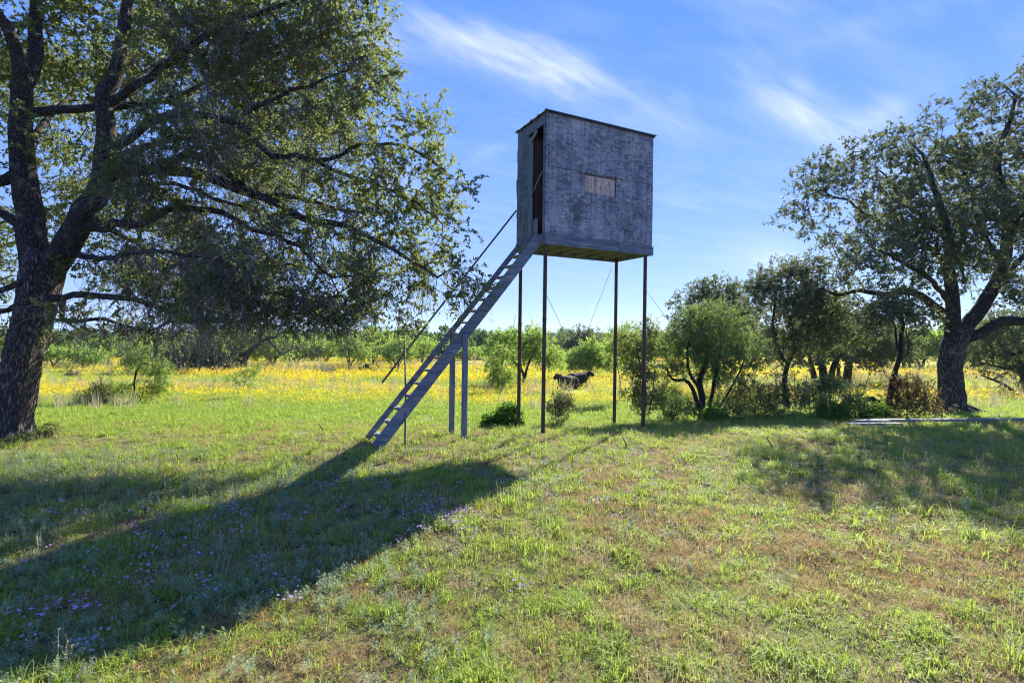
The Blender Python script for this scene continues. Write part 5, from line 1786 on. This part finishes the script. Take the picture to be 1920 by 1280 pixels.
# ------------------------------------------------------------------ small things on the ground
def stick(name, label, cat, pts, rads, mat='bark_thin', branches=()):
    c = pts[0]
    b = Buf()
    tube_buf(b, [np.array(p) - np.array(c) for p in pts], rads, 7)
    for br, r0, r1 in branches:
        tube_buf(b, [np.array(p) - np.array(c) for p in br], np.linspace(r0, r1, len(br)), 5)
    o = link(name, b.mesh(name, True), MAT[mat])
    o.location = c
    o['label'] = label; o['category'] = cat
    return o


def G(px, D, up=0.0):
    f = foot(px, D)
    return (f.x, f.y, f.z + up)


stick('dead_stick', 'short dark forked stick poking up in the grass left of the stairway', 'stick', [G(608, 10.0, .0), G(602, 10.0, .09), G(597, 10.0, .17)], [.012, .009, .004],
      branches=[([G(603, 10.0, .07), G(612, 10.0, .03), G(618, 10, .01)], .007, .003)])
stick('dead_stick', 'thin leaning stick by the pink flowers in front of the stand', 'stick', [G(1177, 8.35, -.02), G(1172, 8.3, .09), G(1167, 8.3, .17)], [.014, .012, .006], 'grey_twig')
stick('dead_stick', 'dark stick leaning in the sunny grass right of centre', 'stick', [G(1450, 8.3, -.01), G(1443, 8.35, .08), G(1436, 8.4, .16)], [.013, .011, .006])
stick('dead_stick', 'low dark branch lying between the stairway and its posts', 'stick', [G(780, 10.4, .02), G(790, 10.4, .03), G(797, 10.45, .04)], [.008, .01, .006],
      branches=[([G(781, 10.4, .02), G(780, 10.4, .12)], .008, .004)])
stick('fallen_twig', 'small bare twig tangle on the left grass below the round shrub', 'twig', [G(198, 13.4, .02), G(207, 13.3, .12), G(224, 13.3, .04)], [.008, .01, .005],
      branches=[([G(207, 13.3, .12), G(212, 13.3, .03)], .006, .003)])
stick('straw_stem', 'long pale arched straw in the bottom left corner', 'stem', [G(44, 3.05, .10), G(52, 2.98, .10), G(90, 2.93, .09), G(130, 2.85, .05), G(158, 2.83, .03)], [.0018, .0026, .0026, .002, .0012], 'grey_twig')
stick('bent_log', 'arched barkless brown log beside the leaning tree', 'log', [G(1622, 13.3, -.05), G(1614, 13.3, .25), G(1620, 13.3, .44), G(1635, 13.3, .47), G(1650, 13.3, .38), G(1662, 13.3, .22)], [.10, .09, .075, .07, .06, .05], 'bark_limb')
stick('dead_bough', 'dark dead bough sloping down into the flowers at far right', 'branch', [G(1917, 22, .02), G(1900, 22, .35), G(1880, 22, .65), G(1862, 22, .82), G(1840, 22, 1.0)], [.07, .07, .06, .05, .03], 'bark_limb',
      branches=[([G(1862, 22, .82), G(1878, 22, 1.05), G(1895, 22, 1.1)], .03, .012), ([G(1880, 22, .65), G(1870, 22, .5), G(1850, 22, .45)], .03, .01)])
stick('bare_sapling', 'crooked leafless sapling left of the bent log', 'sapling', [G(1603, 12.9, 0), G(1606, 12.9, .35), G(1618, 12.9, .62), G(1626, 12.9, .95), G(1632, 12.9, 1.15)], [.016, .013, .011, .008, .004],
      branches=[([G(1606, 12.9, .35), G(1594, 12.9, .6), G(1592, 12.9, 1.0), G(1600, 12.9, 1.3)], .01, .004)])


def plank(label, p0, p1, w, h, mat):
    c = Vector(p0)
    b = Buf(); beam(b, (0, 0, 0), Vector(p1) - c, w, h, (0, 1, 0))
    o = link('plank', b.mesh('plank'), MAT[mat])
    md = o.modifiers.new('bevel', 'BEVEL'); md.width = .006; md.segments = 1
    o.location = c; o['label'] = label; o['category'] = 'plank'; o['group'] = 'planks lying in the shade at right'
    return o


plank('pale bluish plank lying in front, its square end pointing left', G(1587, 11.15, .05), G(1688, 11.35, .05), .14, .045, 'blue_wood')
plank('long brown plank lying behind the bluish one, running out of frame', G(1618, 11.75, .10), G(2030, 11.95, .10), .15, .05, 'bare_wood')
plank('short grey board end wedged between the other two planks', G(1600, 11.45, .11), G(1668, 11.5, .11), .12, .03, 'tread_wood')


def prickly_pear(px, D, s, label):
    f = foot(px, D)
    root = empty('prickly_pear', f, label, 'cactus')
    rng = random.Random(9)
    m, nt, p, out = new_mat('cactus_pad')
    p.inputs['Base Color'].default_value = (.05, .085, .045, 1)
    p.inputs['Roughness'].default_value = .9
    p.inputs['Specular IOR Level'].default_value = .1
    th = np.linspace(0, 2 * math.pi, 10, endpoint=False)
    b = Buf()
    V = [(0, .14, 0.5), (0, -.14, .5)] + [(math.cos(t) * .4, 0, .5 + math.sin(t) * .5) for t in th]
    T = []
    for i in range(10):
        j = (i + 1) % 10
        T += [(0, 2 + i, 2 + j), (1, 2 + j, 2 + i)]
    b.add(V, None, T)
    me = b.mesh('pad', True); me.materials.append(m)
    for k in range(34):
        o = link('pad', me, None, root)
        a = rng.uniform(-1, 1)
        lvl = rng.random() * (1 - abs(a))
        o.location = (a * .95 * s, rng.uniform(-.4, .4) * s, lvl * .55 * s)
        o.scale = (s * .42,) * 3
        o.rotation_euler = (rng.uniform(-.3, .3), rng.uniform(-.6, .6), rng.uniform(0, 3.1))


prickly_pear(687, 46, 1.0, 'dark prickly pear clump in front of the mesquite row')

# ------------------------------------------------------------------ air
def haze():
    m = bpy.data.materials.new('haze')
    m.use_nodes = True
    nt = m.node_tree; nt.nodes.clear()
    out = nd(nt, 'ShaderNodeOutputMaterial')
    v = nd(nt, 'ShaderNodeVolumePrincipled')
    v.inputs['Color'].default_value = (.55, .78, 1.0, 1)
    v.inputs['Density'].default_value = HAZE
    v.inputs['Anisotropy'].default_value = .2
    nt.links.new(v.outputs[0], out.inputs['Volume'])
    b = Buf(); box(b, -6000, 6000, -120, 6200, -32, 130)
    link('haze', b.mesh('haze'), m, kind='stuff')


HAZE = 1.7e-4
haze()
